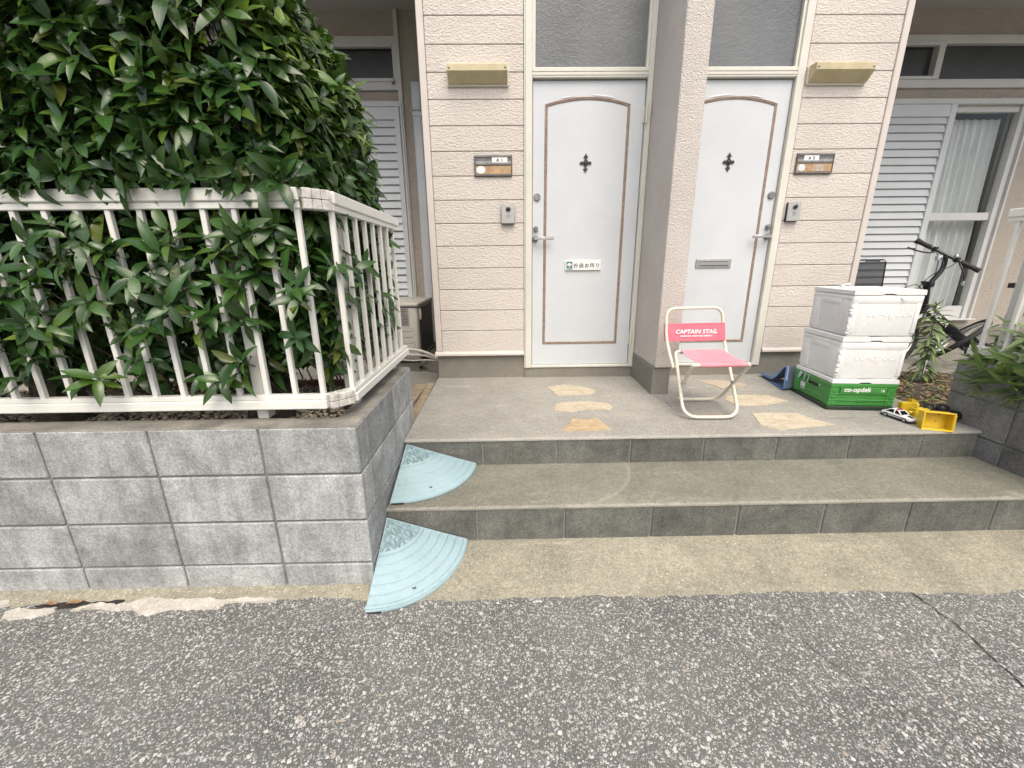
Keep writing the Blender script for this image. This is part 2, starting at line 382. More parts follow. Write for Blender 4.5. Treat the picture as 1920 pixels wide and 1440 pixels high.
M['duct'] = surf('pipe_cover', (.58, .61, .64), (.64, .67, .69), 4, .4)
t = NT('blue_plastic'); c_ = t.ramp(t.noise(5, 5, .6), [(.3, (.27, .385, .42)), (.7, (.33, .455, .49))])
c_ = t.mix(t.ramp(t.noise(26, 6, .75), [(.5, 0.0), (.75, .45)]), c_, (.34, .42, .44)); c_ = t.mix(t.ramp(t.noise(13, 5, .7, t.map((1, 1, 1), (3, 1, 2))), [(.56, 0.0), (.78, .5)]), c_, (.15, .20, .21))
M['ramp'] = t.out(c_, .55, t.bump(t.noise(260, 3, .7), .2, .002), Specular_IOR_Level=.35)
M['lamp'] = surf('aged_brass_shade', (.44, .38, .22), (.54, .475, .30), 6, .38, 30, .06, metal=0.0, spec=.6)
M['lampback'] = surf('lamp_base', (.62, .58, .49), (.67, .63, .55), 8, .5)
M['plate'] = surf('grey_plate', (.12, .115, .11), (.17, .165, .155), 20, .35)
M['plate_pale'] = surf('plate_strip', (.25, .245, .235), (.36, .35, .335), 20, .3)
M['ply'] = surf('plate_wood', (.36, .24, .13), (.50, .35, .20), 25, .6, 90, .1)
M['paper'] = surf('white_paper', (.78, .78, .77), (.82, .82, .81), 10, .6)
M['sticker'] = surf('pale_sticker', (.50, .56, .58), (.70, .73, .73), 60, .5)
M['worn_sticker'] = surf('worn_sticker', (.36, .29, .23), (.48, .42, .36), 60, .6)
M['ink'] = surf('black_ink', (.02, .02, .022), (.03, .03, .03), 10, .6)
M['greyink'] = surf('grey_ink', (.07, .08, .08), (.10, .11, .11), 10, .6)
M['signgreen'] = surf('sign_green', (.035, .16, .11), (.05, .19, .13), 10, .5)
M['intercom'] = surf('intercom_silver', (.42, .425, .42), (.47, .475, .465), 40, .38, metal=.3)
M['black'] = surf('black_plastic', (.012, .012, .013), (.022, .022, .023), 20, .4)
M['lens'] = surf('lens_glass', (.006, .006, .008), (.01, .01, .012), 20, .06)
M['chairpaint'] = surf('cream_tube', (.66, .63, .52), (.72, .69, .58), 20, .35, 150, .04)
M['canvas'] = surf('pink_canvas', (.60, .135, .19), (.66, .17, .225), 12, .8, 500, .10, [(700, .3, .001)])
M['canvas_pale'] = surf('pale_pink_canvas', (.68, .25, .30), (.74, .31, .36), 7, .8, 500, .08, [(700, .3, .001)])  # seat canvas, a paler pink than the backrest
M['print'] = surf('white_print', (.80, .78, .78), (.84, .82, .82), 20, .7)
M['crate'] = surf('green_plastic', (.045, .225, .045), (.065, .285, .06), 6, .42, 120, .04)
M['cratedark'] = surf('dark_green_base', (.012, .03, .015), (.02, .045, .022), 8, .5)
M['foam'] = m_foam()
def m_flag(name, c1, c2, vein):
    t = NT(name)
    c = t.ramp(t.noise(9, 6, .65, t.map((1, 2.2, 1), rot=(0, 0, .4)), 1.2), [(.32, c1), (.68, c2)])
    vn = t.math('ABSOLUTE', t.math('SUBTRACT', t.noise(7, 5, .7, t.map((1, 3.0, 1), rot=(0, 0, .3)), 1.5), .5))
    c = t.mix(t.ramp(vn, [(0, .55), (.03, 0.0)]), c, vein)
    c = t.mix(1.0, c, t.ramp(t.noise(120, 3, .75), [(.3, .85), (.7, 1.15)]), 'MULTIPLY')
    return t.out(c, .75, t.bump(t.noise(22, 6, .7), .6, .006), Specular_IOR_Level=.3)
M['flag'] = m_flag('yellow_flagstone', (.42, .365, .26), (.58, .53, .42), (.27, .20, .12))
M['flag_ochre'] = m_flag('ochre_flagstone', (.40, .295, .165), (.55, .45, .30), (.24, .16, .09))
M['flag_pink'] = m_flag('buff_flagstone', (.40, .34, .26), (.50, .435, .345), (.26, .19, .13))
M['tarp'] = surf('blue_grey_tarp', (.10, .125, .16), (.16, .185, .22), 12, .4, bump=[(25, .4, .01)])
M['tarpedge'] = surf('blue_hem', (.05, .13, .38), (.08, .19, .50), 14, .45)
M['cloudy'] = surf('clear_plastic_film', (.42, .47, .52), (.56, .60, .64), 14, .25)
M['yellow'] = surf('yellow_plastic', (.68, .47, .02), (.76, .54, .035), 8, .4, bump=[(60, .1, .003)])
M['toywhite'] = surf('toy_white', (.78, .78, .77), (.82, .82, .81), 8, .25)
M['toyred'] = surf('toy_red', (.30, .03, .035), (.36, .045, .05), 8, .3)
M['rubber'] = surf('rubber', (.016, .016, .017), (.03, .03, .03), 40, .75)
M['bike'] = surf('bike_black', (.010, .011, .014), (.018, .019, .022), 8, .22, coat=.3)
M['chrome'] = surf('chrome', (.6, .6, .6), (.7, .7, .7), 8, .15, metal=1)
M['cable'] = surf('cable', (.01, .01, .01), (.016, .016, .016), 9, .5)
M['patch'] = surf('mortar_crust', (.42, .395, .345), (.55, .52, .46), 18, .95, 160, .25, [(80, .6, .008)])
M['crack'] = surf('crack_dark', (.02, .018, .016), (.035, .03, .027), 30, .95)
t = NT('dark_mesh'); tr_ = t.n('BsdfTransparent'); mx_ = t.n('MixShader', {'Fac': .62}); t.out((.03, .033, .045), .7)
t.l(tr_.outputs[0], mx_.inputs[1]); t.l(t.p.outputs[0], mx_.inputs[2]); t.l(mx_.outputs[0], t.t.nodes['Material Output'].inputs[0]); M['mesh'] = t.m

PZ = .3479   # porch level at the facade
def pz(y): return .3329 + (y + 1.173) * (.015 / 1.173)   # the porch drains towards the steps

# ============================================================ SETTING: ground
structure('road', MB().add([(-60, -60, -.04), (60, -60, -.04), (60, 60, -.04), (-60, 60, -.04)], [(0, 1, 2, 3)]), M['asphalt'], 0)
def wob(x, s=0): return .5 * math.sin(x * 7.3 + s) + .3 * math.sin(x * 17.9 + 1.3 + s) + .35 * math.sin(x * 41.0 + .6 + s) + .25 * math.sin(x * 93 + s)
def apron():
    mb = MB(); xs = np.arange(-6, 6.001, .012)
    def edge(x):
        e = -1.885 + .009 * wob(x)
        if x < -.62: e += .018 + .010 * wob(x, 2.1)
        if x > 1.55: e += -.012 + .012 * wob(x, 4) - .028 * max(0, min(1, (x - 1.62) * 3)) * (.5 + .5 * math.sin(x * 21))
        return e
    rows = []
    for x in xs:
        e = edge(x); b = -1.57
        rows.append([(x, b, .002), (x, b - .14, -.006), (x, e + .05, -.030), (x, e + .010, -.0345), (x, e, -.0375), (x, e - .003, -.045)])
    n = 6; V = [p for r_ in rows for p in r_]
    F = [(i * n + j, (i + 1) * n + j, (i + 1) * n + j + 1, i * n + j + 1) for i in range(len(rows) - 1) for j in range(n - 1)]
    return mb.add(V, [f[::-1] for f in F])
structure('kerb_apron', apron(), M['apron'])
structure('yard_ground', MB().box(-8, -.545, -.98, 1.33, -.02, .286).box(2.62, 9, .10, 1.33, -.02, .30).box(2.69, 9, -1.7, .10, -.02, .26), M['pad'], 0)
structure('planting_bed', MB().box(-6, -.652, -1.70, -1.02, -.02, .588), M['soil'], 0)
def soil_mb():
    xs = np.linspace(2.605, 4.6, 60); ys = np.linspace(-1.7, .14, 50)
    def f(x, y):
        e = min(1, (x - 2.605) * 9)
        return (x, y, .262 + .045 * e + .012 * math.sin(x * 9 + y * 5) + .01 * math.sin(y * 17 - x * 6) + .006 * random.uniform(-1, 1))
    return MB().grid(f, xs, ys)
structure('soil', soil_mb(), M['soil'])

def pebbles(name, n, region, zf, sz, mats, flat=.5):
    mb = MB()
    ico = bmesh.new(); bmesh.ops.create_icosphere(ico, subdivisions=1, radius=1); base = [v.co.copy() for v in ico.verts]; fs = [[v.index for v in f.verts] for f in ico.faces]; ico.free()
    for _ in range(n):
        x = random.uniform(region[0], region[1]); y = random.uniform(region[2], region[3]); s_ = random.uniform(*sz)
        Mx = Matrix.Translation((x, y, zf(x, y))) @ Matrix.Rotation(random.uniform(0, 6.3), 4, 'Z') @ Matrix.Rotation(random.uniform(-.5, .5), 4, 'X') @ Matrix.Diagonal((s_, s_ * random.uniform(.55, .9), s_ * flat, 1))
        mb.add([(Mx @ b)[:] for b in base], fs)
    return mb.build(name, mats, None, 60)
def m_pebble():
    t = NT('bed_gravel'); i = t.n('NewGeometry').outputs['Random Per Island']
    c = t.ramp(i, [(0, (.20, .17, .13)), (.3, (.36, .31, .24)), (.6, (.50, .44, .35)), (.85, (.62, .57, .47)), (1, (.36, .25, .15))])
    return t.out(c, .85, t.bump(t.noise(200, 2, .6), .3, .002))
M['pebble'] = m_pebble()
tag(pebbles('gravel', 5200, (-2.9, -.66, -1.69, -1.03), lambda x, y: .592 + random.uniform(0, .006), (.006, .013), M['pebble'], .45), kind='stuff')

# ============================================================ steps and porch (one thing)
ST = thing('entrance_steps', 'wide grey concrete entrance steps with block risers and landing', 'steps', (1.0, -1.2, 0))
XL, XR = -.548, 2.578
def slab(x0, x1, y0, y1, zf, zb, y_step=.09, lip=.008):
    mb = MB(); ys = [y0, y0 + .001, y0 + .006] + list(np.arange(y0 + .05, y1, y_step)) + [y1]
    xs = list(np.arange(x0, x1, .05)) + [x1]
    def f(x, y):
        k = ys.index(y)
        wo = .0022 * wob(x * 1.7)
        if k == 0: return (x, y0 + wo * .6, zb)
        if k == 1: return (x, y0 + wo * .6, zf(y) - lip * .75)
        if k == 2: return (x, y + .002, zf(y) - .0015 + wo * .3)
        return (x, y, zf(y))
    mb.grid(f, xs, ys); return mb
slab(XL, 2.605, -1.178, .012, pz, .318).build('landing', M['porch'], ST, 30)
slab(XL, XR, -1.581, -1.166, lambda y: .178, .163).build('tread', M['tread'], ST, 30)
def riser(x0, y, z0, z1, lo):
    mb = MB(); k = 0; xs = sorted({x0 + .4 * i for i in range(-3, 8)})
    xs = [XL] + [x for x in xs if XL + .03 < x < XR - .03] + [XR]
    for a, b in zip(xs, xs[1:]): mb.box(a + .004, b - .004, y, y + .09, z0, z1 + random.uniform(-.001, .001), .004)
    mb.box(XL, XR, y + .006, y + .085, z0 + .001, z1 - .004, 0, 1)
    return mb
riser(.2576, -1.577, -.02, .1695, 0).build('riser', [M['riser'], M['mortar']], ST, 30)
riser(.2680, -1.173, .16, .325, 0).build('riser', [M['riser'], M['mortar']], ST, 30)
# cracks in the landing
def crack(pts, w_, z, name, mat, parent=None, jit=.004):
    mb = MB(); P = []
    for (a, b) in zip(pts, pts[1:]):
        n = max(2, int(math.dist(a, b) / .015))
        P += [(a[0] + (b[0] - a[0]) * k / n, a[1] + (b[1] - a[1]) * k / n) for k in range(n)]
    P.append(pts[-1]); V = []
    for i, (x, y) in enumerate(P):
        q = P[min(i + 1, len(P) - 1)]; q0 = P[max(0, i - 1)]; d = Vector((q[0] - q0[0], q[1] - q0[1])).normalized(); nn = Vector((-d.y, d.x))
        ww = w_ * random.uniform(.25, 1) * (1 if 0 < i < len(P) - 1 else .1); c = Vector((x, y)) + nn * random.uniform(-jit, jit)
        zz = z(y) if callable(z) else z
        V += [(*(c + nn * ww), zz), (*(c - nn * ww), zz)]
    mb.add(V, [(2 * i, 2 * i + 1, 2 * i + 3, 2 * i + 2) for i in range(len(P) - 1)])
    return mb.build(name, mat, parent, 0)
crack([(1.01, -.50), (1.06, -.62), (1.05, -.75), (1.10, -.92)], .0018, lambda y: pz(y) + .003, 'crack', M['crack'], ST)
crack([(1.16, -.52), (1.42, -.47), (1.62, -.43), (1.85, -.47)], .0014, lambda y: pz(y) + .003, 'crack', M['crack'], ST)
crack([(1.55, -.985), (2.1, -.965), (2.5, -.955)], .0012, lambda y: pz(y) + .003, 'crack', M['crack'], ST)
tag(crack([(1.592, -1.90), (1.602, -1.98), (1.612, -2.05), (1.60, -2.16), (1.582, -2.28), (1.57, -2.5)], .0035, -.036, 'road_crack', M['crack']), 'thin dark crack running down the asphalt in front of the steps', 'crack')
tag(crack([(.95, -2.02), (1.02, -2.12), (1.10, -2.28), (1.16, -2.4)], .0016, -.036, 'road_crack', M['crack']), 'faint short crack in the asphalt nearer the middle', 'crack')

# flagstones
FS = [([(.304, -.269), (.352, -.266), (.366, -.24), (.455, -.225), (.56, -.28), (.649, -.36), (.625, -.42), (.591, -.467), (.47, -.47), (.354, -.48)], 'flag', 'rounded yellow flagstone nearest the left white door'),
      ([(.314, -.661), (.37, -.625), (.445, -.612), (.56, -.602), (.668, -.655), (.685, -.72), (.65, -.789), (.60, -.76), (.50, -.765), (.40, -.80), (.301, -.774)], 'flag', 'long cream yellow flagstone with brown veins, middle of its row of three'),
      ([(.393, -.90), (.47, -.935), (.543, -.898), (.56, -1.0), (.585, -1.085), (.45, -1.095), (.30, -1.09), (.36, -1.0)], 'flag_ochre', 'ochre orange flagstone with a pointed outline near the step edge'),
      ([(1.47, -.17), (1.55, -.155), (1.66, -.165), (1.80, -.27), (1.79, -.32), (1.68, -.33), (1.56, -.36), (1.53, -.28)], 'flag_pink', 'buff pinkish flagstone partly behind the pink chair'),
      ([(1.50, -.56), (1.56, -.53), (1.70, -.525), (1.80, -.545), (1.86, -.66), (1.76, -.70), (1.60, -.74), (1.48, -.72), (1.46, -.62)], 'flag', 'pale yellow flagstone to the right of the chair legs'),
      ([(1.49, -.875), (1.62, -.86), (1.77, -.885), (1.80, -.98), (1.86, -1.065), (1.72, -1.085), (1.50, -1.13), (1.44, -1.05), (1.47, -.96)], 'flag', 'large pale yellow flagstone near the step edge, closest to the green crate')]
def subdiv_poly(P, n=6, j=.004):
    out = []
    for a, b in zip(P, P[1:] + P[:1]):
        for k in range(n): t_ = k / n; out.append((a[0] + (b[0] - a[0]) * t_ + random.uniform(-j, j), a[1] + (b[1] - a[1]) * t_ + random.uniform(-j, j)))
    return out
for P, mt, lab in FS:
    Q = subdiv_poly(P); cx = sum(p[0] for p in Q) / len(Q); cy = sum(p[1] for p in Q) / len(Q)
    mb = MB(); n = len(Q)
    V = [(x, y, pz(y) - .004) for x, y in Q] + [(cx + (x - cx) * .985, cy + (y - cy) * .985, pz(y) + .004) for x, y in Q] + [(cx, cy, pz(cy) + .0045)]
    mb.add(V, [(i, (i + 1) % n, n + (i + 1) % n, n + i) for i in range(n)] + [(n + i, n + (i + 1) % n, 2 * n) for i in range(n)])
    tag(mb.build('flagstone', M[mt], None, 30), lab, 'flagstone', 'flagstones set in the landing')

# mortar crusts along the wall foot, leaves caught there
def slab_poly(name, P, z0, z1, mat, label, cat, group=None, j=.004, n=5):
    Q = subdiv_poly(P, n, j); k = len(Q); cx = sum(p[0] for p in Q) / k; cy = sum(p[1] for p in Q) / k
    V = [(x, y, z0) for x, y in Q] + [(x + (cx - x) * .04, y + (cy - y) * .12, z1 + random.uniform(-.001, .001)) for x, y in Q]
    bm = bmesh.new(); vs = [bm.verts.new(v) for v in V]
    for i in range(k): bm.faces.new((vs[i], vs[(i + 1) % k], vs[k + (i + 1) % k], vs[k + i]))
    bm.faces.new(vs[k:]); bmesh.ops.triangulate(bm, faces=[f for f in bm.faces if len(f.verts) > 4]); bmesh.ops.recalc_face_normals(bm, faces=bm.faces)
    me = bpy.data.meshes.new(name); bm.to_mesh(me); bm.free(); me.materials.append(mat)
    return tag(link(name, me, None, 30), label, cat, group)
slab_poly('mortar_crust', [(-2.16, -1.855), (-1.975, -1.845), (-1.958, -1.866), (-2.0, -1.892), (-2.16, -1.91)], -.041, -.030, M['patch'], 'pale mortar crust at the far left end of the wall foot', 'mortar crust', 'mortar crusts along the block wall')
slab_poly('mortar_crust', [(-1.916, -1.931), (-1.931, -1.906), (-1.903, -1.884), (-1.842, -1.898), (-1.758, -1.885), (-1.743, -1.906), (-1.803, -1.934), (-1.877, -1.939)], -.041, -.030, M['patch'], 'short pale mortar crust lying apart on the asphalt at the left', 'mortar crust', 'mortar crusts along the block wall')
slab_poly('mortar_crust', [(-1.689, -1.907), (-1.649, -1.877), (-1.604, -1.871), (-1.541, -1.883), (-1.483, -1.866), (-1.431, -1.84), (-1.39, -1.852), (-1.322, -1.86), (-1.178, -1.855), (-1.137, -1.87), (-1.03, -1.857), (-.92, -1.865), (-.916, -1.881), (-1.109, -1.881), (-1.13, -1.912), (-1.202, -1.91), (-1.304, -1.91), (-1.376, -1.933), (-1.409, -1.93), (-1.453, -1.906), (-1.517, -1.909), (-1.623, -1.894)], -.041, -.029, M['patch'], 'long ragged pale mortar crust between the block wall and asphalt', 'mortar crust', 'mortar crusts along the block wall')
slab_poly('gutter_hole', [(-1.859, -1.878), (-1.739, -1.856), (-1.514, -1.851), (-1.513, -1.866), (-1.707, -1.889), (-1.811, -1.897)], -.0395, -.0355, M['crack'], 'dark gap full of dirt between apron and asphalt', 'gap')
def leaf_flat(x, y, z, l, a, lab):
    mb = MB(); c, s_ = math.cos(a), math.sin(a)
    def f(u, v):
        px = (u - .5) * l; py = v * l * .26 * math.sin(math.pi * min(1, u * .98 + .01)); zz = z + .004 + .006 * abs(v) + .006 * math.sin(u * 5 + a)
        return (x + c * px - s_ * py, y + s_ * px + c * py, zz)
    mb.grid(f, np.linspace(0, 1, 8), (-1, 0, 1)); return tag(mb.build('fallen_leaf', M['dryplain'], None, 60), lab, 'leaf', 'fallen leaves by the wall foot')
M['dryplain'] = surf('fallen_leaf', (.24, .15, .075), (.34, .23, .13), 30, .6)
leaf_flat(-1.79, -1.876, -.033, .045, .2, 'dry brown leaf in the dirt at the wall foot, left of two')
leaf_flat(-1.70, -1.872, -.033, .05, .5, 'dry brown leaf in the dirt at the wall foot, right of two')

# ============================================================ block walls
def block_wall(name, label, loc, blocks, core, cap, mats):
    T = thing(name, label, 'wall', loc)
    mb = MB()
    for b in blocks: mb.box(*b, .004)
    for c in core: mb.box(*c, 0, 1)
    mb.build('block_courses', mats[:2], T, 30)
    cb = MB(); cap(cb); cb.build('wall_top', mats[2], T, 40)
ZC = [.661, .473, .272, .0755, -.06]
g = .0045
bl = []
for z1, z0 in zip(ZC, ZC[1:]):
    xs = [-.909 - .4 * k for k in range(12)][::-1] + [-.552]
    for a, b in zip(xs, xs[1:]): bl.append((a + g, b - (g if b < -.6 else 0), -1.8045, -1.707, z0 + g, z1 - (g if z1 < .6 else 0)))
    ys = [-1.701, -1.287, -.893]
    for a, b in zip(ys, ys[1:]): bl.append((-.648, -.552, a + g, b - g, z0 + g, z1 - (g if z1 < .6 else 0)))
def capL(cb):
    def prof(d): return .662 + .006 * math.sin(math.pi * min(1, max(0, d)))
    cb.box(-6, -.555, -1.8015, -1.703, .650, .6655, .004)
    cb.box(-.650, -.555, -1.703, -.896, .650, .6655, .004)
block_wall('block_wall', 'grey concrete block wall carrying the white railing and hedge', (-1.6, -1.75, -.04), bl,
           [(-6, -.560, -1.7965, -1.709, -.06, .655), (-.645, -.560, -1.709, -.896, -.06, .655)], capL, [M['block'], M['mortar'], M['cap']])
bl = []; DZ = .022
for z1, z0 in zip(ZC, ZC[1:]):
    z1 += DZ; z0 += DZ
    ys = [-1.80, -1.70, -1.288, -.953]
    for a, b in zip(ys, ys[1:]): bl.append((2.580, 2.678, a + g, b - g, z0 + g, z1 - (g if z1 < .6 else 0)))
    for k in range(5): bl.append((2.682 + .4 * k, 3.078 + .4 * k, -1.80, -1.704, z0 + g, z1 - (g if z1 < .6 else 0)))
block_wall('block_wall', 'weathered grey block wall at the right end of the steps, weeds on top', (2.63, -1.3, -.04), bl,
           [(2.588, 2.675, -1.795, -.958, -.06, .678), (2.675, 4.6, -1.795, -1.709, -.06, .678)],
           lambda cb: (cb.box(2.583, 2.676, -1.797, -.956, .672, .687, .004), cb.box(2.6765, 4.6, -1.797, -1.706, .672, .687, .004)), [M['block_old'], M['mortar'], M['cap']])

# brick edging behind the bed, planks by the landing
for i in range(9):
    x = -2.6 + .215 * i
    b = MB().box(x, x + .205, -1.018, -.985, .50, .625, .004).build('edging_brick', M['brick'], None, 30)
    tag(b, 'red brown brick standing in the edging row behind the hedge', 'brick', 'bricks edging the planting bed')
def plank(x0, x1, y0, y1, z, a, lab):
    mb = MB().box(-(x1 - x0) / 2, (x1 - x0) / 2, -(y1 - y0) / 2, (y1 - y0) / 2, 0, .018, .002)
    o = mb.build('wood_plank', M['plank'], None, 30); o.location = ((x0 + x1) / 2, (y0 + y1) / 2, z); o.rotation_euler = (0, 0, R(a)); return tag(o, lab, 'plank', 'old planks beside the landing')
plank(-.625, -.567, -.86, .0, .297, 1.0, 'weathered narrow plank lying against the landing edge')
plank(-.735, -.645, -.86, -.02, .292, -1.5, 'weathered wider plank behind the end of the block wall')
# ============================================================ the apartment building
B = thing('apartment_building', 'two storey apartment front with cream siding, two white doors and shuttered windows', 'building', (1.066, .6, 0))
YB = 1.30      # back wall of the two window recesses
G0, GP = 2.7629, .15632
grooves = [G0 - GP * k for k in range(-20, 14)]
zs = sorted(grooves + [.560]); zs = [z for z in zs if z >= .56 and z < 6]
def siding(x0, x1, z_from=.56):
    mb = MB()
    zz = [z for z in zs if z >= z_from - .001]
    for a, b in zip(zz, zz[1:]):
        mb.box(x0, x1, -.004, .010, a + .0020, b - .0020, .0032)
    mb.box(x0, x1, .0045, .03, zz[0], zz[-1], 0, 1)
    return mb
XFL, XFR = -.547, 2.679
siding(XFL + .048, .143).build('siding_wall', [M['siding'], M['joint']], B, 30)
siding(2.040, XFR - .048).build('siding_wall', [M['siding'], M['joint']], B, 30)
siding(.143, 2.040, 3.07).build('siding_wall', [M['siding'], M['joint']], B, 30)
for x0, x1, sx in ((XFL, XFL + .046, -1), (XFR - .046, XFR, 1)):
    MB().box(x0, x1, -.012, .03, .565, 6, .004).build('corner_trim', M['trim'], B, 30)
for x0, x1 in ((XFL - .010, .142), (2.041, XFR + .010)):
    MB().prism([(-.022, .536), (-.022, .550), (-.012, .566), (.03, .566), (.03, .536)], x0, x1, 'X').build('drip_edge', M['trim'], B, 30)
for x0, x1 in ((XFL + .006, .147), (2.036, XFR - .006)): MB().box(x0, x1, .012, .20, -.02, .5355).build('foundation', M['foundation'], B, 30)
MB().box(.1475, 2.0355, .0, .20, -.02, .4265, .002).build('foundation', M['foundation'], B, 30)
for x0, x1 in ((XFL + .0065, XFL + .10), (XFR - .10, XFR - .0065)): MB().box(x0, x1, .2005, 1.285, -.02, .5355).build('foundation', M['foundation'], B, 30)
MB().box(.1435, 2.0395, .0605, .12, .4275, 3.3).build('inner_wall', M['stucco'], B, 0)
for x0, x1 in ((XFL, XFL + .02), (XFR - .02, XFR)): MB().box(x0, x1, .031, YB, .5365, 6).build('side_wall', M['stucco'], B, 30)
# pillar between the doors
PX0, PX1, PY = 1.0135, 1.1665, -.4994
pm = MB()
pm.box(PX0, PX1, PY, -.001, .537, 6, .010, seg=3).build('pillar', M['pillar'], B, 40)
pl = MB().box(1.0075, 1.129, -.478, .011, .30, .536, .003).build('pillar_plinth', M['foundation'], B, 30)

def cyl(mb, c, r_, y0, y1, n=24, bev=.002):
    # round button standing out of a wall that faces -Y
    return mb.lathe([(r_, 0), (r_, (y0 - y1) * .0 + abs(y1 - y0) - bev), (r_ - bev, abs(y1 - y0))], n, Matrix.Translation((c[0], y0, c[1])) @ Matrix.Rotation(R(90), 4, 'X'))

def doorway(mx):
    # mx maps the left door's x to this door's x; s is its direction
    X = (lambda x: x) if not mx else (lambda x: 2.182 - x)
    def bx(mb, x0, x1, *a, **k):
        a0, a1 = sorted((X(x0), X(x1))); return mb.box(a0, a1, *a, **k)
    fr = MB()
    x0, x1 = .155, 1.0125 if not mx else 1.0145
    bx(fr, x0, .203, -.014, .05, .4285, 3.06, b=.003)
    bx(fr, .978, x1, -.014, .05, .4285, 3.06, b=.003)
    bx(fr, .2035, .9775, -.010, .05, .4285, .4465, b=.003)
    bx(fr, .2035, .9775, -.010, .05, 2.4165, 2.4765, b=.003)
    bx(fr, .2035, .9775, -.0135, -.0105, 2.431, 2.444); bx(fr, .2035, .9775, -.0135, -.0105, 2.452, 2.468)
    bx(fr, .2035, .9775, -.010, .05, 3.02, 3.06, b=.003)
    bx(fr, .1465, .1545, -.006, .03, .4285, 3.06)
    bx(fr, .2035, .222, -.002, .05, 2.4768, 3.0195); bx(fr, .9595, .9772, -.002, .05, 2.4768, 3.0195)
    F = fr.build('door_frame', M['frame'], B, 30)
    d = MB()
    bx(d, .2075, .974, .018, .055, .4485, 2.410, b=.002)
    D = d.build('door', M['door'], B, 30)
    gp = MB(); bx(gp, .2037, .9773, .057, .06, .447, 2.416); gp.build('door_gap', M['gap'], B, 0)
    w_ = MB(); bx(w_, .2225, .9590, .022, .030, 2.4775, 3.0190); W = w_.build('transom_window', M['frosted'], B, 0)
    # arched moulding with a profile
    pts = [(.300, .624)] + [(.300, z) for z in np.linspace(.624, 2.262, 14)[1:]]
    for k in range(1, 24):
        t_ = k / 24; pts.append((.300 + .568 * t_, 2.262 + .043 * math.sin(math.pi * t_) ** .85))
    pts += [(.868, z) for z in np.linspace(2.262, .624, 14)] + [(.58, .624)]
    mo = MB()
    N = len(pts); V = []
    prof = [(-.0105, 0.018), (-.0085, .0135), (-.004, .012), (-.0015, .0155), (.0015, .0155), (.004, .012), (.0085, .0135), (.0105, .018)]
    for i, (px, pz_) in enumerate(pts):
        a = Vector(pts[(i - 1) % N]); b = Vector(pts[(i + 1) % N]); p = Vector((px, pz_))
        d1 = (p - a).normalized(); d2 = (b - p).normalized(); n1 = Vector((d1.y, -d1.x)); n2 = Vector((d2.y, -d2.x)); nn = (n1 + n2)
        nn = nn / max(.25, nn.dot(n1)) if nn.length > 1e-6 else n1
        for o_, y in prof: q = p + nn * o_; V.append((X(q.x), y, q.y))
    k = len(prof)
    Fs = [(i * k + j, ((i + 1) % N) * k + j, ((i + 1) % N) * k + j + 1, i * k + j + 1) for i in range(N) for j in range(k - 1)]
    mo.add(V, Fs if mx else [f[::-1] for f in Fs]); mo.build('panel_moulding', M['mould'], D, 50)
    # peeling film wrinkles over the arch
    wr = MB()
    for (a0, a1, dz, hh) in ((.16, .36, .013, .006), (.52, .86, .016, .009)):
        us = np.linspace(a0, a1, 14)
        def f(u, v):
            e = math.sin(math.pi * (u - a0) / (a1 - a0)); xx = .300 + .568 * u; zz = 2.262 + .043 * math.sin(math.pi * u) ** .85 + .010 + dz * .5 + v * hh * e
            return (X(xx), .0176 - .005 * e * (1 - v * v), zz)
        wr.grid(f, us, (-1, -.5, 0, .5, 1))
    wr.build('film_wrinkle', M['door'], D, 60)
    # iron cross ornament
    def orn_half(w_, h0, h1): return []
    cx, cz = .582, 1.907
    up = [(0, .062), (.006, .050), (.017, .036), (.008, .036), (.005, .026), (.009, .018)]
    sd_ = [(.016, .012), (.020, .006), (.030, .012), (.043, 0)]
    Q = up + sd_
    poly = Q + [(x, -z) for x, z in Q[::-1][1:]]
    poly = poly + [(-x, z) for x, z in poly[::-1][1:-1]]
    om = MB().prism([(X(cx) + x, cz + z) for x, z in poly], .0105, .0178)
    om.lathe([(.012, 0), (.011, .004), (.006, .006), (0.001, .007)], 16, Matrix.Translation((X(cx), .0105, cz)) @ Matrix.Rotation(R(90), 4, 'X'))
    om.build('iron_cross', M['iron'], D, 30)
    kx = .240
    cyl(MB(), (X(kx), 1.688), .025, .0178, .006).build('lock_cover', M['darksteel'], D, 40)
    lk = MB(); cyl(lk, (X(.232), 1.472), .018, .0178, -.004); cyl(lk, (X(.232), 1.472), .010, -.004, -.011); lk.build('keyhole_lock', M['darksteel'], D, 40)
    hd = MB(); cyl(hd, (X(.228), 1.404), .022, .0178, .008); cyl(hd, (X(.228), 1.404), .011, .008, -.032)
    hd.build('handle_rose', M['darksteel'], D, 40)
    lv = MB(); bx(lv, .217, .360, -.042, -.028, 1.393, 1.416, b=.004); lv.build('lever_handle', M['steel'], D, 40)
    for z0, z1 in (((2.146, 2.264), (.597, .716))):
        h = MB(); h.tube([(X(.9795), -.022, z0), (X(.9795), -.022, z1)], .0075, 12); bx(h, .962, .9765, .0125, .0175, z0 + .01, z1 - .01)
        h.build('hinge', M['frame'], D, 40)
    return D
D1 = doorway(False); D2 = doorway(True)
# letter slot of the right door
ls = MB(); ls.box(1.444, 1.713, .008, .0175, 1.183, 1.250, .004)
LS = ls.build('letter_slot', M['steel'], D2, 30)
MB().box(1.468, 1.690, .003, .0078, 1.197, 1.236, .002).build('slot_flap', M['steel'], D2, 30)
MB().box(1.474, 1.684, .0015, .0028, 1.200, 1.2045).box(1.474, 1.684, .0015, .0028, 1.2285, 1.2325).build('slot_shadow', M['gap'], D2, 0)

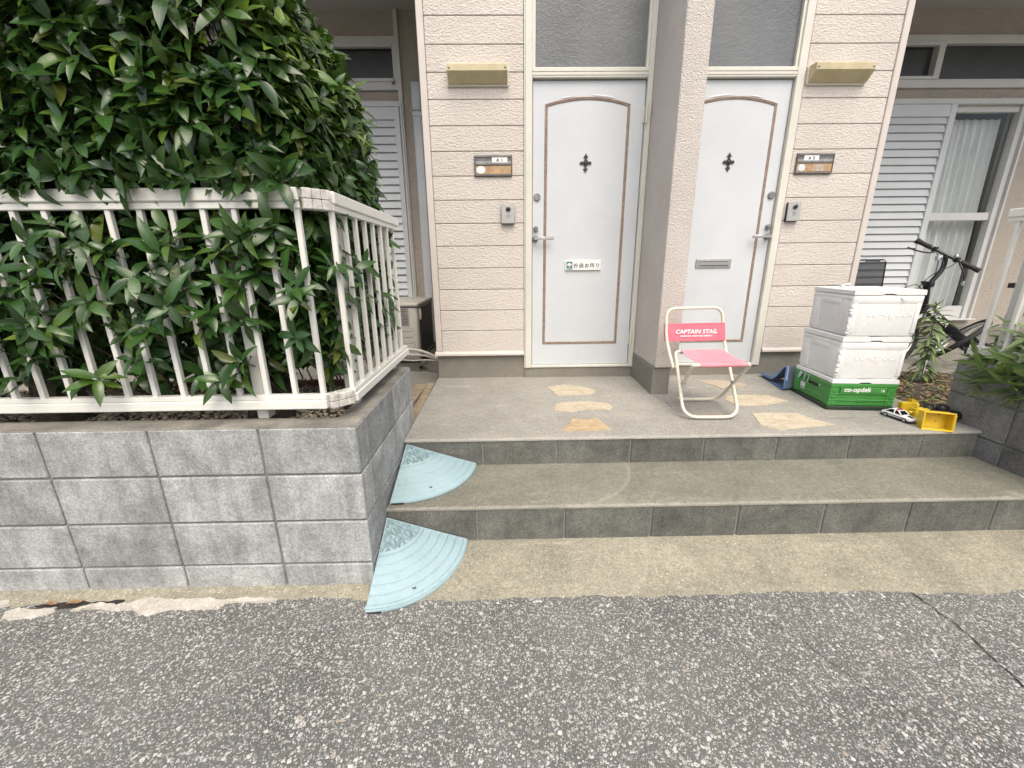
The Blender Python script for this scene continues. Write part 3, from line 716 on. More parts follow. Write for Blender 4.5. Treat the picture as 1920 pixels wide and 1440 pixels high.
# recess back walls, soffits, upper storey
rec = MB()
def recess(side):
    X = (lambda x: x) if side > 0 else (lambda x: 2.132 - x)
    def bx(mb, x0, x1, *a, **k):
        a0, a1 = sorted((X(x0), X(x1))); return mb.box(a0, a1, *a, **k)
    wx0, wx1 = 3.100, 5.085
    wl = MB()
    bx(wl, 2.70, wx0, YB, YB + .15, .5, 3.6); bx(wl, wx1, 9, YB, YB + .15, .5, 3.6)
    bx(wl, wx0, wx1, YB, YB + .15, 3.222, 3.6); bx(wl, wx0, wx1, YB, YB + .15, 2.705, 2.795); bx(wl, wx0, wx1, YB, YB + .15, .5, .588)
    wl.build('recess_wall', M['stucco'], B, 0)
    fb = MB(); bx(fb, 2.70, 9, YB - .012, YB + .1, .1, .4985); fb.build('recess_foundation', M['foundation'], B, 0)
    so = MB(); bx(so, 2.681, 9, -.10, YB, 3.425, 3.50); so.build('soffit', M['soffit'], B, 0)
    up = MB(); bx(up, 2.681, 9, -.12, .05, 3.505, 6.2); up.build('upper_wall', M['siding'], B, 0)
    # transom window over the shutter
    tf = MB()
    bx(tf, wx0, wx1, YB - .03, YB + .05, 3.150, 3.220, b=.004); bx(tf, wx0, wx1, YB - .03, YB + .05, 2.797, 2.868, b=.004)
    bx(tf, wx0, wx0 + .035, YB - .03, YB + .05, 2.868, 3.150); bx(tf, wx1 - .035, wx1, YB - .03, YB + .05, 2.868, 3.150)
    bx(tf, 4.055, 4.115, YB - .045, YB + .03, 2.862, 3.158, b=.003)
    bx(tf, wx0 + .036, 4.055, YB - .043, YB + .0, 2.862, 2.888, b=.002); bx(tf, wx0 + .036, 4.055, YB - .043, YB + .0, 3.132, 3.158, b=.002)
    tw = MB(); bx(tw, wx0 + .034, wx1 - .034, YB + .02, YB + .026, 2.866, 3.152)
    T = tw.build('high_window', M['frosted_dark'], B, 0); tf.build('window_frame', M['alu'], T, 30)
    # main window
    wf = MB()
    bx(wf, wx0 - .02, wx1 + .02, YB - .05, YB + .05, 2.655, 2.703, b=.004)
    bx(wf, wx1 - .055, wx1, YB - .02, YB + .05, .60, 2.655, b=.003); bx(wf, wx1, wx1 + .022, YB - .05, YB + .05, .60, 2.6545, b=.003)
    bx(wf, wx0 - .02, wx0, YB - .05, YB + .05, .60, 2.6545, b=.003)
    bx(wf, wx0 - .03, wx1 + .05, YB - .075, YB + .05, .588, .6035, b=.003)
    bx(wf, 4.30, wx1 - .056, YB + .0, YB + .045, .604, .735, b=.003)
    bx(wf, 4.30, wx1 - .056, YB + .0, YB + .045, 1.615, 1.690, b=.003)
    bx(wf, 4.30, wx1 - .056, YB + .0, YB + .045, 2.60, 2.6548, b=.003)
    bx(wf, 4.300, 4.36, YB - .0, YB + .04, .735, 2.60)
    gl = MB(); bx(gl, 4.32, wx1 - .05, YB + .022, YB + .026, .73, 2.61)
    Wn = gl.build('window', M['glass'], B, 0); wf.build('window_frame', M['alu'], Wn, 30)
    # sliding louvre shutter
    sh = MB(); sx0, sx1 = wx0 + .004, 4.352
    if side < 0: sx0, sx1 = wx0 + .004, 4.60
    bx(sh, sx1 - .062, sx1, YB - .062, YB - .028, .606, 2.652, b=.003); bx(sh, sx0, sx0 + .05, YB - .062, YB - .028, .606, 2.652, b=.003)
    bx(sh, sx0 + .05, sx1 - .062, YB - .058, YB - .03, 2.548, 2.650, b=.002); bx(sh, sx0 + .05, sx1 - .062, YB - .058, YB - .03, .608, .70, b=.002)
    FR = sh.build('shutter', M['alu'] if False else M['slat'], B, 30)
    sl = MB(); z = .70; a0, a1 = sorted((X(sx0 + .0505), X(sx1 - .0625)))
    while z < 2.545:
        sl.prism([(YB - .034, z + .002), (YB - .057, z + .006), (YB - .055, z + .012), (YB - .036, z + .0705), (YB - .030, z + .0705), (YB - .030, z + .002)], a0, a1, 'X'); z += .0713
    sl.build('louvre_slats', M['slat'], FR, 20)
    bk = MB(); bx(bk, sx0 + .02, sx1 - .03, YB - .029, YB - .027, .62, 2.64); bk.build('shutter_back', M['gap'], FR, 0)
    rm = MB(); bx(rm, wx0, wx1, YB + .75, YB + .80, .3, 3.4); bx(rm, wx0 - .05, wx0 + .0, YB + .16, YB + .75, .3, 3.4); bx(rm, wx1, wx1 + .05, YB + .16, YB + .75, .3, 3.4)
    bx(rm, wx0, wx1, YB + .16, YB + .75, .3, .35); bx(rm, wx0, wx1, YB + .16, YB + .75, 3.35, 3.4); rm.build('room_wall', M['room'], B, 0)
t = NT('frosted_dark'); M['frosted_dark'] = t.out(t.ramp(t.noise(2, 3, .5), [(.3, (.028, .032, .034)), (.7, (.05, .055, .057))]), .25, t.bump(t.noise(120, 3, .6), .25, .004))
recess(1); recess(-1)
# left recess: white trim strip from soffit to ground
MB().box(-.972, -.935, YB - .035, YB - .001, .50, 3.423, .003).build('trim_strip', M['alu'], B, 30)
MB().box(-1.02, -1.0, YB - .075, YB - .03, 2.845, 2.875).build('latch', M['darksteel'], B, 30)
# pipe cover on the left recess wall
pc = MB().box(-.845, -.765, YB - .055, YB - .001, .42, 2.62, .008, seg=2)
PC = pc.build('pipe_cover', M['duct'], None, 40); tag(PC, 'white plastic pipe cover running down the recess wall behind the air conditioner', 'pipe cover')
MB().box(-.85, -.76, YB - .065, YB - .001, 2.6205, 2.86, .02, seg=3).build('wall_cap', M['duct'], PC, 40)
MB().box(-.852, -.758, YB - .062, YB - .001, 2.575, 2.612, .004).build('joint_collar', M['duct'], PC, 40)
# curtains
def curtain(label, x0, x1):
    us = np.linspace(x0, x1, 240); vs = np.linspace(0, 1, 14)
    def f(u, v):
        z = 2.58 - v * 1.93; k = (u - x0) / (x1 - x0)
        pinch = 1 - .02 * math.sin(math.pi * min(1, v * 1.1))
        amp = .012 + .028 * min(1, v * 2)
        ph = u * 62 + 2.2 * math.sin(u * 9) + .8 * math.sin(v * 4 + u * 5)
        y = YB + .16 + amp * math.sin(ph) + .012 * math.sin(u * 150 + v)
        return (x0 + (u - x0) * pinch + .03 * math.sin(v * 3), y, z)
    return tag(MB().grid(f, us, vs).build('curtain', M['curtain'], None, 180), label, 'curtain')
curtain('sheer white pleated curtain hanging behind the window at the right', 4.20, 5.05)

# wall lamps
def lamp(x0, x1, lab):
    T = thing('wall_lamp', lab, 'wall lamp', ((x0 + x1) / 2, -.01, 2.42), 'brass coloured wall lamps')
    MB().prism(rr(x1 - x0 + .018, .112, .012, cx=(x0 + x1) / 2, cz=2.422), -.019, -.0045).build('back_plate', M['lampback'], T, 30)
    MB().prism([(-.020, 2.474), (-.083, 2.4725), (-.087, 2.4665), (-.087, 2.430), (-.031, 2.377), (-.020, 2.374)], x0, x1, 'X').build('lamp_shade', M['lamp'], T, 20)
    for x in (x0 + .014, x1 - .014):
        MB().lathe([(.006, 0), (.006, .003), (.003, .005)], 10, Matrix.Translation((x, -.087, 2.447)) @ Matrix.Rotation(R(90), 4, 'X')).build('screw', M['darksteel'], T, 40)
lamp(-.356, .036, 'long brass coloured wall lamp above the name plate reading A 1')
lamp(2.052, 2.444, 'long brass coloured wall lamp above the name plate reading A 2')

# name plates
def plate(x0, x1, body, lab, kind):
    T = thing('name_plate', lab, 'name plate', ((x0 + x1) / 2, -.01, 1.888), 'door number plates'); cx = (x0 + x1) / 2; W_ = x1 - x0
    fr = MB().prism(rr(W_, .135, .006, cx=cx, cz=1.888), -.014, -.0045)
    for a in ((x0 + .004, x1 - .004, 1.945, 1.951), (x0 + .004, x1 - .004, 1.823, 1.833), (x0 + .004, x1 - .004, 1.890, 1.897)): fr.box(a[0], a[1], -.020, -.0142, a[2], a[3], .002)
    fr.box(x0 + .001, x0 + .008, -.020, -.0142, 1.824, 1.951, .002); fr.box(x1 - .008, x1 - .001, -.020, -.0142, 1.824, 1.951, .002)
    fr.build('plate_frame', M['plate'], T, 30)
    MB().box(x0 + .010, x1 - .010, -.0205, -.0202, 1.9445, 1.9495).box(x0 + .0085, x1 - .0085, -.0158, -.0145, 1.9005, 1.918, .0004).build('glass_strip', M['plate_pale'], T, 0)
    MB().box(x0 + .0095, x1 - .0095, -.0162, -.0145, 1.836, 1.888, .0005).build('wood_insert', M['ply'], T, 0)
    if kind == 1: px0, px1 = x0 + .125, x0 + .232
    else: px0, px1 = x0 + .050, x0 + .155
    P = MB().box(px0, px1, -.0172, -.0160, 1.908, 1.940).build('number_label', M['paper'], T, 0)
    text('door_number', body, face_cam((px0 + px1) / 2, -.0176, 1.9235), .026, M['ink'], P, .0003, .0012)
    def disc(cx_, cz_, rx_, rz_, y, mat, nm):
        MB().prism([(cx_ + rx_ * math.cos(2 * math.pi * k / 28), cz_ + rz_ * math.sin(2 * math.pi * k / 28)) for k in range(28)], y, -.0163).build(nm, mat, T, 0)
    if kind == 1: disc(x0 + .046, 1.862, .031, .0235, -.0175, M['paper'], 'oval_sticker')
    else:
        disc(x0 + .042, 1.862, .025, .0235, -.0175, M['sticker'], 'round_sticker')
        MB().tube([(x0 + .100 + .021 * math.cos(2 * math.pi * k / 28), -.0168, 1.862 + .021 * math.sin(2 * math.pi * k / 28)) for k in range(28)], .0012, 6, True).build('printed_ring', M['mould'], T, 40)
        MB().box(x0 + .140, x0 + .200, -.0175, -.0163, 1.838, 1.886).build('worn_sticker', M['worn_sticker'], T, 0)
plate(-.203, .063, 'A  1', 'dark name plate reading A 1 with a blank oval sticker', 1)
plate(2.068, 2.334, 'A  2', 'dark name plate reading A 2 with a round and a worn sticker', 2)

# intercoms
def intercom(x0, x1, lab):
    T = thing('intercom', lab, 'intercom', ((x0 + x1) / 2, -.01, 1.57), 'camera intercoms beside the doors'); cx = (x0 + x1) / 2
    MB().box(x0 + .001, x1 - .001, -.026, -.0045, 1.505, 1.635, .004).build('back_box', M['black'], T, 40)
    MB().box(x0, x1, -.036, -.0262, 1.508, 1.637, .003).build('face_plate', M['intercom'], T, 40)
    L = MB().lathe([(.019, 0), (.019, .003), (.016, .004), (.014, .0015)], 24, Matrix.Translation((cx + .002, -.0362, 1.603)) @ Matrix.Rotation(R(90), 4, 'X')).build('camera_ring', M['darksteel'], T, 40)
    MB().lathe([(.0135, 0), (.012, .003), (.008, .006), (.001, .0075)], 20, Matrix.Translation((cx + .002, -.0365, 1.603)) @ Matrix.Rotation(R(90), 4, 'X')).build('camera_lens', M['lens'], L, 60)
    sg = MB()
    for k in range(4): sg.box(cx - .010 + .0065 * k, cx - .0075 + .0065 * k, -.0367, -.0362, 1.545, 1.573)
    sg.build('speaker_slots', M['darksteel'], T, 0)
intercom(-.018, .077, 'silver camera intercom on the siding left of the door numbered A 1')
intercom(2.051, 2.146, 'silver camera intercom on the siding right of the door numbered A 2')

# notice on the left door
T = thing('notice_sign', 'white notice strip with green tree mark and Japanese lettering on the left door', 'sign', (.59, .017, 1.21))
MB().box(.456, .722, .003, .0173, 1.178, 1.2465, .0015).build('sign_board', M['paper'], T, 30)
gb = MB().box(.464, .508, .0018, .0028, 1.184, 1.240).build('green_mark', M['signgreen'], T, 0)
MB().prism([(.486 + .0165 * math.cos(a), 1.2165 + .0125 * math.sin(a)) for a in np.linspace(0, math.pi, 13)] + [(.470, 1.211), (.4835, 1.2125), (.4835, 1.203), (.477, 1.199), (.495, 1.199), (.4885, 1.203), (.4885, 1.2125), (.502, 1.211)], .0008, .0017).box(.468, .4805, .0008, .0017, 1.188, 1.192).box(.489, .502, .0008, .0017, 1.188, 1.192).build('tree_mark', M['paper'], gb, 0)
text('notice_lettering', '投函お断り', face_cam(.6165, .0024, 1.2105), .033, M['greyink'], T, .0004, .0006, width=.193, space=1.35)

# air conditioner
A = thing('air_conditioner', 'grey outdoor air conditioner unit standing in the left recess behind the fence', 'air conditioner', (-.92, .85, .30))
ax0, ax1, ay0, ay1, az0, az1 = -1.065, -.785, .50, 1.255, .362, .90
ab = MB().box(ax0, ax1, ay0, ay1, az0 + .012, az1 - .03, .022, seg=3)
for k in range(5):
    z0 = .448 + .052 * k; x0 = -.965; x1 = -.835
    ab.prism(rr(x1 - x0, .042, .010, 3, cx=(x0 + x1) / 2, cz=z0 + .02), ay0 - .005, ay0 + .004)
ab.build('casing', M['ac'], A, 40)
MB().box(ax0 - .012, ax1 + .012, ay0 - .014, ay1 + .01, az1 - .029, az1 + .004, .014, seg=3).build('top_cover', M['ac'], A, 40)
MB().box(ax1 + .0005, ax1 + .004, ay0 + .075, ay1 - .03, az0 + .05, az1 - .05).build('coil', M['acdark'], A, 0)
MB().box(ax1 + .001, ax1 + .024, ay0 + .055, ay0 + .074, az1 - .15, az1 - .05, .006).build('hand_grip', M['ac'], A, 40)
lb = MB().prism(rr(.088, .155, .006, cx=-.905, cz=.782), ay0 - .0045, ay0 - .0012).build('data_label', M['plate_pale'], A, 0)
lm = MB()
for k, (w_, x_) in enumerate([(.05, -.92), (.064, -.91), (.058, -.912), (.064, -.908), (.03, -.90), (.05, -.90), (.062, -.905), (.04, -.9)]): lm.box(x_ - w_ / 2, x_ + w_ / 2, ay0 - .0055, ay0 - .0048, .846 - .018 * k, .853 - .018 * k)
lm.box(-.942, -.918, ay0 - .0055, ay0 - .0048, .752, .766); lm.build('label_print', M['plate'], lb, 0)
MB().box(ax0 + .01, ax1 - .01, ay0 + .02, ay1 - .02, az0, az0 + .0125).build('base_pan', M['gap'], A, 0)
for y in (ay0 + .0, ay1 - .2):
    f = MB(); P = [(-1.10, .361), (-.745, .361), (-.745, .343), (-.772, .326), (-.765, .296), (-.73, .296), (-.73, .2875), (-1.12, .2875), (-1.12, .296), (-1.08, .296), (-1.075, .326), (-1.10, .343)]
    f.prism([(-1.10, .361), (-.745, .361), (-.745, .343), (-.80, .330), (-.80, .297), (-.745, .297), (-.745, .2875), (-1.10, .2875), (-1.10, .297), (-1.045, .297), (-1.045, .330), (-1.10, .343)], y, y + .09); f.build('stand_foot', M['foundation'], A, 30)
def hose(pts, r_, lab):
    tag(MB().tube(arc3(pts, .12, 8), r_, 12).build('hose', M['hose'], None, 60), lab, 'hose', 'wrapped hoses of the air conditioner')
hose([(-1.02, .46, .50), (-.88, .44, .505), (-.74, .42, .49), (-.60, .36, .437), (-.535, .33, .435)], .014, 'thick beige wrapped hose, upper one crossing the air conditioner')
hose([(-1.02, .45, .455), (-.85, .44, .452), (-.72, .42, .452), (-.60, .36, .425), (-.535, .33, .418)], .013, 'thick beige wrapped hose, lower one crossing the air conditioner')
hose([(-1.0, .46, .415), (-.86, .45, .392), (-.72, .42, .41), (-.60, .36, .412), (-.535, .33, .405)], .007, 'thin grey hose sagging lowest in front of the air conditioner')
# ============================================================ railings
def rail_seg(mb, a, b, z0, z1, th, bev=.004):
    a = Vector((*a, 0)); b = Vector((*b, 0)); d = (b - a); L = d.length; ang = math.atan2(d.y, d.x)
    mb.box(0, L, -th / 2, th / 2, z0, z1, bev, M=Matrix.Translation(a) @ Matrix.Rotation(ang, 4, 'Z'))
def railing(label, loc, runs, bal, posts, joints, caps=()):
    T = thing('railing', label, 'fence', loc)
    t1 = MB(); t2 = MB()
    for a, b in runs:
        rail_seg(t1, a, b, 1.434, 1.475, .044); rail_seg(t1, a, b, 1.412, 1.4335, .030, .002)
        rail_seg(t2, a, b, .712, .748, .044); rail_seg(t2, a, b, .7485, .766, .030, .002)
    t1.build('top_rail', M['fence'], T, 30); t2.build('bottom_rail', M['fence'], T, 30)
    for (x, y) in bal:
        MB().box(x - .0092, x + .0092, y - .0092, y + .0092, .7485, 1.4335, .0022).build('baluster', M['fence'], T, 30)
    for (x, y, sx, sy) in posts:
        MB().box(x - sx, x + sx, y - sy, y + sy, .664, 1.43, .003).build('post', M['post'], T, 30)
    for a, b, z0, z1 in joints:
        j = MB(); L = math.dist(a, b); ang = math.atan2(b[1] - a[1], b[0] - a[0])
        for k in range(3):
            for q in range(2):
                zz0 = z0 + (z1 - z0) * q / 2; zz1 = z0 + (z1 - z0) * (q + 1) / 2 - .0012
                j.box(L * k / 3, L * (k + 1) / 3 - .0012, -.0255, .0235, zz0, zz1, .0025, M=Matrix.Translation((*a, 0)) @ Matrix.Rotation(ang, 4, 'Z'))
        j.build('corner_joint', M['fence_worn'], T, 30)
    for (x, y, z0, z1) in caps: MB().box(x - .024, x + .024, y, y + .008, z0, z1, .003).build('end_cap', M['black'], T, 30)
YF, XS = -1.722, -.607
bal = [(-.687 - .1032 * k, YF) for k in range(0, 14)] + [(XS, -1.640 + .1150 * k) for k in range(8)]
railing('white metal railing with thin balusters on the grey wall, hedge growing through it', (-1.5, -1.75, .66),
        [((-2.6, YF), (-.672, YF)), ((XS, -1.655), (XS, -.752))], bal,
        [(-.938, -1.680, .021, .026), (-2.10, -1.680, .021, .026), (XS - .044, -1.525, .024, .024), (XS - .044, -.93, .024, .024)],
        [((-.673, YF), (XS - .002, -1.654), 1.410, 1.4765), ((-.673, YF), (XS - .002, -1.654), .7105, .766)])
YB2 = -.958
railing('white metal railing end at the right edge above the weathered wall', (2.63, -1.3, .68),
        [((2.632, YB2), (2.632, -1.70)), ((2.66, -1.722), (4.2, -1.722))], [(2.632, -1.005 - .112 * k) for k in range(6)] + [(2.75 + .103 * k, -1.722) for k in range(8)],
        [(2.674, -1.075, .022, .022), (2.70, -1.66, .022, .022)], [], [(2.632, YB2 + .001, .710, .7495)])

# ============================================================ hedge (two shrubs) and other leafy plants
def leaf_template(nt, w_, fold, bend, p=1.0):
    ts = np.linspace(0, 1, nt); V = []; mid = []
    for t_ in ts:
        ww = w_ * (math.sin(math.pi * t_ ** .95) ** .62) * (1 - .12 * t_) * (1 - .55 * max(0, (t_ - .72) / .28) ** 1.5) + .003
        for s_ in (-1, 0, 1):
            V.append((t_, s_ * ww / 2, fold * abs(s_) * ww - bend * t_ * t_)); mid.append(abs(s_))
    F = [(i * 3 + j, (i + 1) * 3 + j, (i + 1) * 3 + j + 1, i * 3 + j + 1) for i in range(nt - 1) for j in range(2)]
    return np.array(V), F, np.array(mid)
def leaves_object(name, items, mat, parent, nt=6, w_=.36, folds=(.25, .55), bends=(.05, .45)):
    # items: (origin, direction, normal, length, young)
    temps = [leaf_template(nt, w_ * k, f, b) for k, f, b in ((1, folds[0], bends[0]), (.9, folds[1], bends[1]), (1.12, (folds[0] + folds[1]) / 2, (bends[0] + bends[1]) / 2), (.95, folds[0], bends[1]))]
    VV, FF, YY, MM = [], [], [], []; off = 0
    for i, (o, d, n, L, y) in enumerate(items):
        V, F, mid = temps[i % 4]
        d = Vector(d).normalized(); n = Vector(n); n = n - d * n.dot(d)
        n = n.normalized() if n.length > 1e-4 else d.orthogonal().normalized(); s_ = n.cross(d)
        A = np.array([d, s_, n]) * L
        VV.append(V @ A + np.array(o)); FF.append(np.array(F) + off); off += len(V); YY.append(np.full(len(V), y)); MM.append(mid)
    me = bpy.data.meshes.new(name); V = np.concatenate(VV); F = np.concatenate(FF)
    me.from_pydata(V.tolist(), [], F.tolist()); me.materials.append(mat)
    me.attributes.new('young', 'FLOAT', 'POINT').data.foreach_set('value', np.concatenate(YY).astype(np.float32))
    me.attributes.new('mid', 'FLOAT', 'POINT').data.foreach_set('value', np.concatenate(MM).astype(np.float32))
    me.update(); return link(name, me, parent, 180)

def hedge_x_right(z, y):
    if z < 1.40: x = -.680
    elif z < 1.88: x = -.690
    else: x = -.690 - .20 * ((z - 1.88) / .45) ** 1.25
    return x - .06 * max(0, (-1.25 - y)) * (1 if z > 1.45 else 0)
def hedge_y_front(z, x):
    if z < 1.40: return -1.655
    k = min(1, (z - 1.40) / .25); return -1.665 - .085 * k - .05 * max(0, min(1, (z - 1.7) / .5)) * max(0, min(1, (-.7 - x) / .5))
HB = -.86
def hedge_rosettes(x0, x1, right, seed):
    rnd = random.Random(seed); out = []
    def put(p, nrm, layer):
        up = .55 if layer == 0 else .3
        d = (Vector(nrm) + Vector((0, 0, up)) + Vector((rnd.gauss(0, .38), rnd.gauss(0, .38), rnd.gauss(0, .32)))).normalized()
        out.append((Vector(p), d, layer))
    # front face, in three depth layers
    for layer, (n_, dep) in enumerate(((470, .0), (430, .06), (300, .15), (150, .30))):
        for _ in range(int(n_ * (x1 - x0) / .85)):
            z = rnd.uniform(.80, 2.55); x = rnd.uniform(x0, x1)
            lim = hedge_x_right(z, -1.7) - (.02 if right else -1)
            if x > lim: continue
            low = z < 1.42
            if low and layer == 0 and rnd.random() < .18: continue
            if z < .95 and rnd.random() < .45: continue
            y = hedge_y_front(z, x) + dep + rnd.uniform(-.035, .04)
            if low and layer == 0 and rnd.random() < .62: y -= rnd.uniform(.04, .13)
            if 1.38 < z < 1.50 and y < -1.64: y = -1.62 + rnd.uniform(0, .05)
            put((x, y, z), (rnd.gauss(0, .15), -1, -.05 if low else .05), layer)
    if right:
        for layer, (n_, dep) in enumerate(((700, .0), (560, .06), (340, .16))):
            for _ in range(n_):
                z = rnd.uniform(.86, 2.6); y = rnd.uniform(-1.66, HB)
                low = z < 1.42
                if low and rnd.random() < (.25 if layer == 0 else .1): continue
                if z < 1.0 and rnd.random() < .5: continue
                x = hedge_x_right(z, y) - dep + rnd.uniform(-.03, .02)
                if low and layer == 0 and rnd.random() < .22: x += rnd.uniform(.0, .07)
                k = max(0, (z - 1.9) / .5)
                put((x, y, z), (1, -.25, .1 + k), layer)
    for _ in range(int(26 * (x1 - x0) / .85)):      # sprigs that hang over the top rail
        x = rnd.uniform(x0, min(x1, -.70)); put((x, rnd.uniform(-1.765, -1.735), rnd.uniform(1.485, 1.54)), (rnd.gauss(0, .2), -1, -.75), 1)
    for layer, n_ in ((0, 150), (2, 120)):      # top and inside fill
        for _ in range(int(n_ * (x1 - x0) / .85)):
            x = rnd.uniform(x0, x1); y = rnd.uniform(-1.7, HB); z = rnd.uniform(2.45, 2.66) if layer == 0 else rnd.uniform(1.0, 2.4)
            if right and x > hedge_x_right(z, y) - .05: continue
            put((x, y, z), (rnd.gauss(0, .3), -.3, .8), layer)
    return out
def make_hedge(label, x0, x1, right, seed, trunk):
    rnd = random.Random(seed + 50)
    T = thing('hedge_shrub', label, 'shrub', (trunk[0], trunk[1], .585), 'evergreen shrubs of the hedge')
    ros = hedge_rosettes(x0, x1, right, seed)
    items = []; tw = MB()
    for p, d, layer in ros:
        n = rnd.randint(6, 9) if layer < 2 else rnd.randint(4, 6)
        bright = max(0, min(1, (p.z - 1.55) / .5)) * (1 if p.x > -.78 else .25)
        yg = .0
        r_ = rnd.random()
        if layer == 0 and r_ < .06 + .75 * bright: yg = rnd.uniform(.35, .9)
        elif layer <= 1 and r_ < .3: yg = rnd.uniform(.05, .25)
        ax = d.orthogonal().normalized(); bx_ = d.cross(ax); a0 = rnd.uniform(0, 6.3)
        for k in range(n):
            a = a0 + 2.4 * k + rnd.uniform(-.3, .3); e = R(rnd.uniform(35, 82)) * (1 - .12 * (k > 5))
            rad = ax * math.cos(a) + bx_ * math.sin(a)
            ld = d * math.cos(e) + rad * math.sin(e) + Vector((0, 0, -.10))
            L = rnd.choice((.75, .9, 1, 1, 1.1, 1.2)) * rnd.uniform(.066, .096) * (1 if k < 6 else .72)
            o = p - d * (.006 * k) + rad * .002
            items.append((o, ld, d * math.sin(e) - rad * math.cos(e) + Vector((0, 0, .35)), L, yg * (1 if k >= n - 4 else .35)))
        if layer == 0 or rnd.random() < .4:
            q = p - d * .07 + Vector((rnd.gauss(0, .01), .03, -.03)); q2 = q + Vector((rnd.gauss(0, .03), .10, -.09))
            tw.tube([p + d * .004, q, q2], [.0018, .0028, .004], 5)
    tw.build('twigs', M['twig'], T, 60)
    leaves_object('foliage', items, M['leaf'], T, 6, .40, (.08, .26), (.15, .60))
    tr = MB(); tx, ty = trunk
    for k in range(9):
        a = 2 * math.pi * k / 9 + rnd.uniform(-.3, .3); bx0 = tx + .075 * math.cos(a); by0 = ty + .06 * math.sin(a)
        ex = tx + rnd.uniform(-.40, .40); ex = min(ex, x1 - .12); ey = rnd.uniform(-1.5, -1.0); ez = rnd.uniform(1.5, 2.3)
        pts = [(bx0, by0, .55), (bx0 * .9 + ex * .1, by0, .80), (bx0 * .6 + ex * .4, (by0 + ey) / 2, 1.15), (ex, ey, ez)]
        tr.tube(arc3(pts, .15, 4), .017, 8)
    tr.tube([(tx, ty, .54), (tx + .01, ty, .66), (tx, ty + .01, .85)], [.098, .088, .06], 12)
    tr.build('trunk', M['bark'], T, 60)
make_hedge('dense glossy evergreen shrub at the railing corner, its leaves spilling through the bars', -1.42, -.62, True, 11, (-1.03, -1.50))
make_hedge('dense glossy evergreen shrub at the left edge behind the railing', -2.75, -1.36, False, 23, (-1.93, -1.49))

def weed(label, base, stems, group=None, leaf=(.10, .15), seed=1, name='weed', wid=.21):
    rnd = random.Random(seed); T = thing(name, label, 'weed', base, group); items = []; st = MB()
    for pts, dens, ll in stems:
        P = arc3(pts, .12, 6); st.tube(P, [.0042 - .0026 * i / (len(P) - 1) for i in range(len(P))], 6)
        L = [0]; 
        for a, b in zip(P, P[1:]): L.append(L[-1] + (Vector(b) - Vector(a)).length)
        s_ = .10 * L[-1]; k = 0
        while s_ < L[-1]:
            i = max(j for j in range(len(L)) if L[j] <= s_); i = min(i, len(P) - 2)
            f = (s_ - L[i]) / max(1e-6, L[i + 1] - L[i]); p = Vector(P[i]).lerp(Vector(P[i + 1]), f); d = (Vector(P[i + 1]) - Vector(P[i])).normalized()
            ax = d.orthogonal().normalized(); a = k * 2.4 + rnd.uniform(-.3, .3); rad = ax * math.cos(a) + d.cross(ax) * math.sin(a)
            q = s_ / L[-1]; e = R(78 - 45 * max(0, (q - .8) / .2) + rnd.uniform(-12, 12)); droop = -.40 * (1 - q) - .1
            ld = d * math.cos(e) + rad * math.sin(e) + Vector((0, 0, droop))
            lf = rnd.uniform(*leaf) * ll * (1 - .55 * max(0, (q - .82) / .18))
            items.append((p, ld, d * math.sin(e) - rad * math.cos(e) + Vector((0, 0, .5)), lf, rnd.uniform(0, .25) + .55 * max(0, (q - .85) / .15)))
            s_ += dens * rnd.uniform(.7, 1.3) * (1 - .55 * q); k += 1
    st.build('stem', M['stem'], T, 60); leaves_object('foliage', items, M['weed'], T, 7, wid, (.15, .35), (.15, .55))
weed('pale green upright weed with narrow leaves growing beside the foam boxes', (3.22, -.18, .30),
     [([(3.22, -.18, .29), (3.20, -.19, .55), (3.175, -.2, .78), (3.16, -.20, .91)], .0085, 1.0)], seed=3)
weed('large drooping weed with long leaves hanging over the right block wall', (2.70, -1.08, .68),
     [([(2.72, -1.10, .66), (2.69, -1.16, .80), (2.665, -1.20, .87)], .0075, 1.15),
      ([(2.70, -1.12, .67), (2.66, -1.17, .71), (2.60, -1.22, .67), (2.575, -1.27, .55)], .008, 1.15),
      ([(2.69, -1.06, .67), (2.63, -1.08, .73), (2.56, -1.10, .66), (2.54, -1.12, .55)], .009, .95),
      ([(2.72, -1.2, .67), (2.66, -1.27, .76), (2.62, -1.32, .72), (2.565, -1.36, .60)], .008, 1.15),
      ([(2.70, -1.15, .67), (2.64, -1.21, .75), (2.585, -1.25, .72), (2.555, -1.27, .62)], .008, 1.1),
      ([(2.71, -1.25, .67), (2.66, -1.34, .80), (2.63, -1.40, .84)], .009, 1.1),
      ([(2.71, -1.0, .67), (2.66, -1.0, .74), (2.60, -1.02, .69)], .013, .8)], leaf=(.10, .165), seed=9, wid=.19)
weed('thin weed climbing between the balusters of the right railing', (2.74, -1.02, .68),
     [([(2.74, -1.02, .66), (2.70, -1.02, .82), (2.67, -1.04, .93)], .020, .85)], leaf=(.08, .12), seed=21)
def litter(name, n, reg, zf, mat, sz, seed):
    rnd = random.Random(seed); it = []
    for _ in range(n):
        x = rnd.uniform(reg[0], reg[1]); y = rnd.uniform(reg[2], reg[3]); a = rnd.uniform(0, 6.3)
        it.append(((x, y, zf + rnd.uniform(0, .03)), (math.cos(a), math.sin(a), rnd.uniform(-.25, .35)), (rnd.gauss(0, .4), rnd.gauss(0, .4), 1), rnd.uniform(*sz), rnd.random()))
    return tag(leaves_object(name, it, mat, None, 5, .30), kind='stuff')
litter('leaf_litter', 900, (2.62, 3.9, -1.0, .12), .302, M['dry'], (.03, .065), 5)
litter('ground_weeds', 260, (2.64, 3.4, -.95, -.1), .31, M['weed'], (.02, .04), 6)

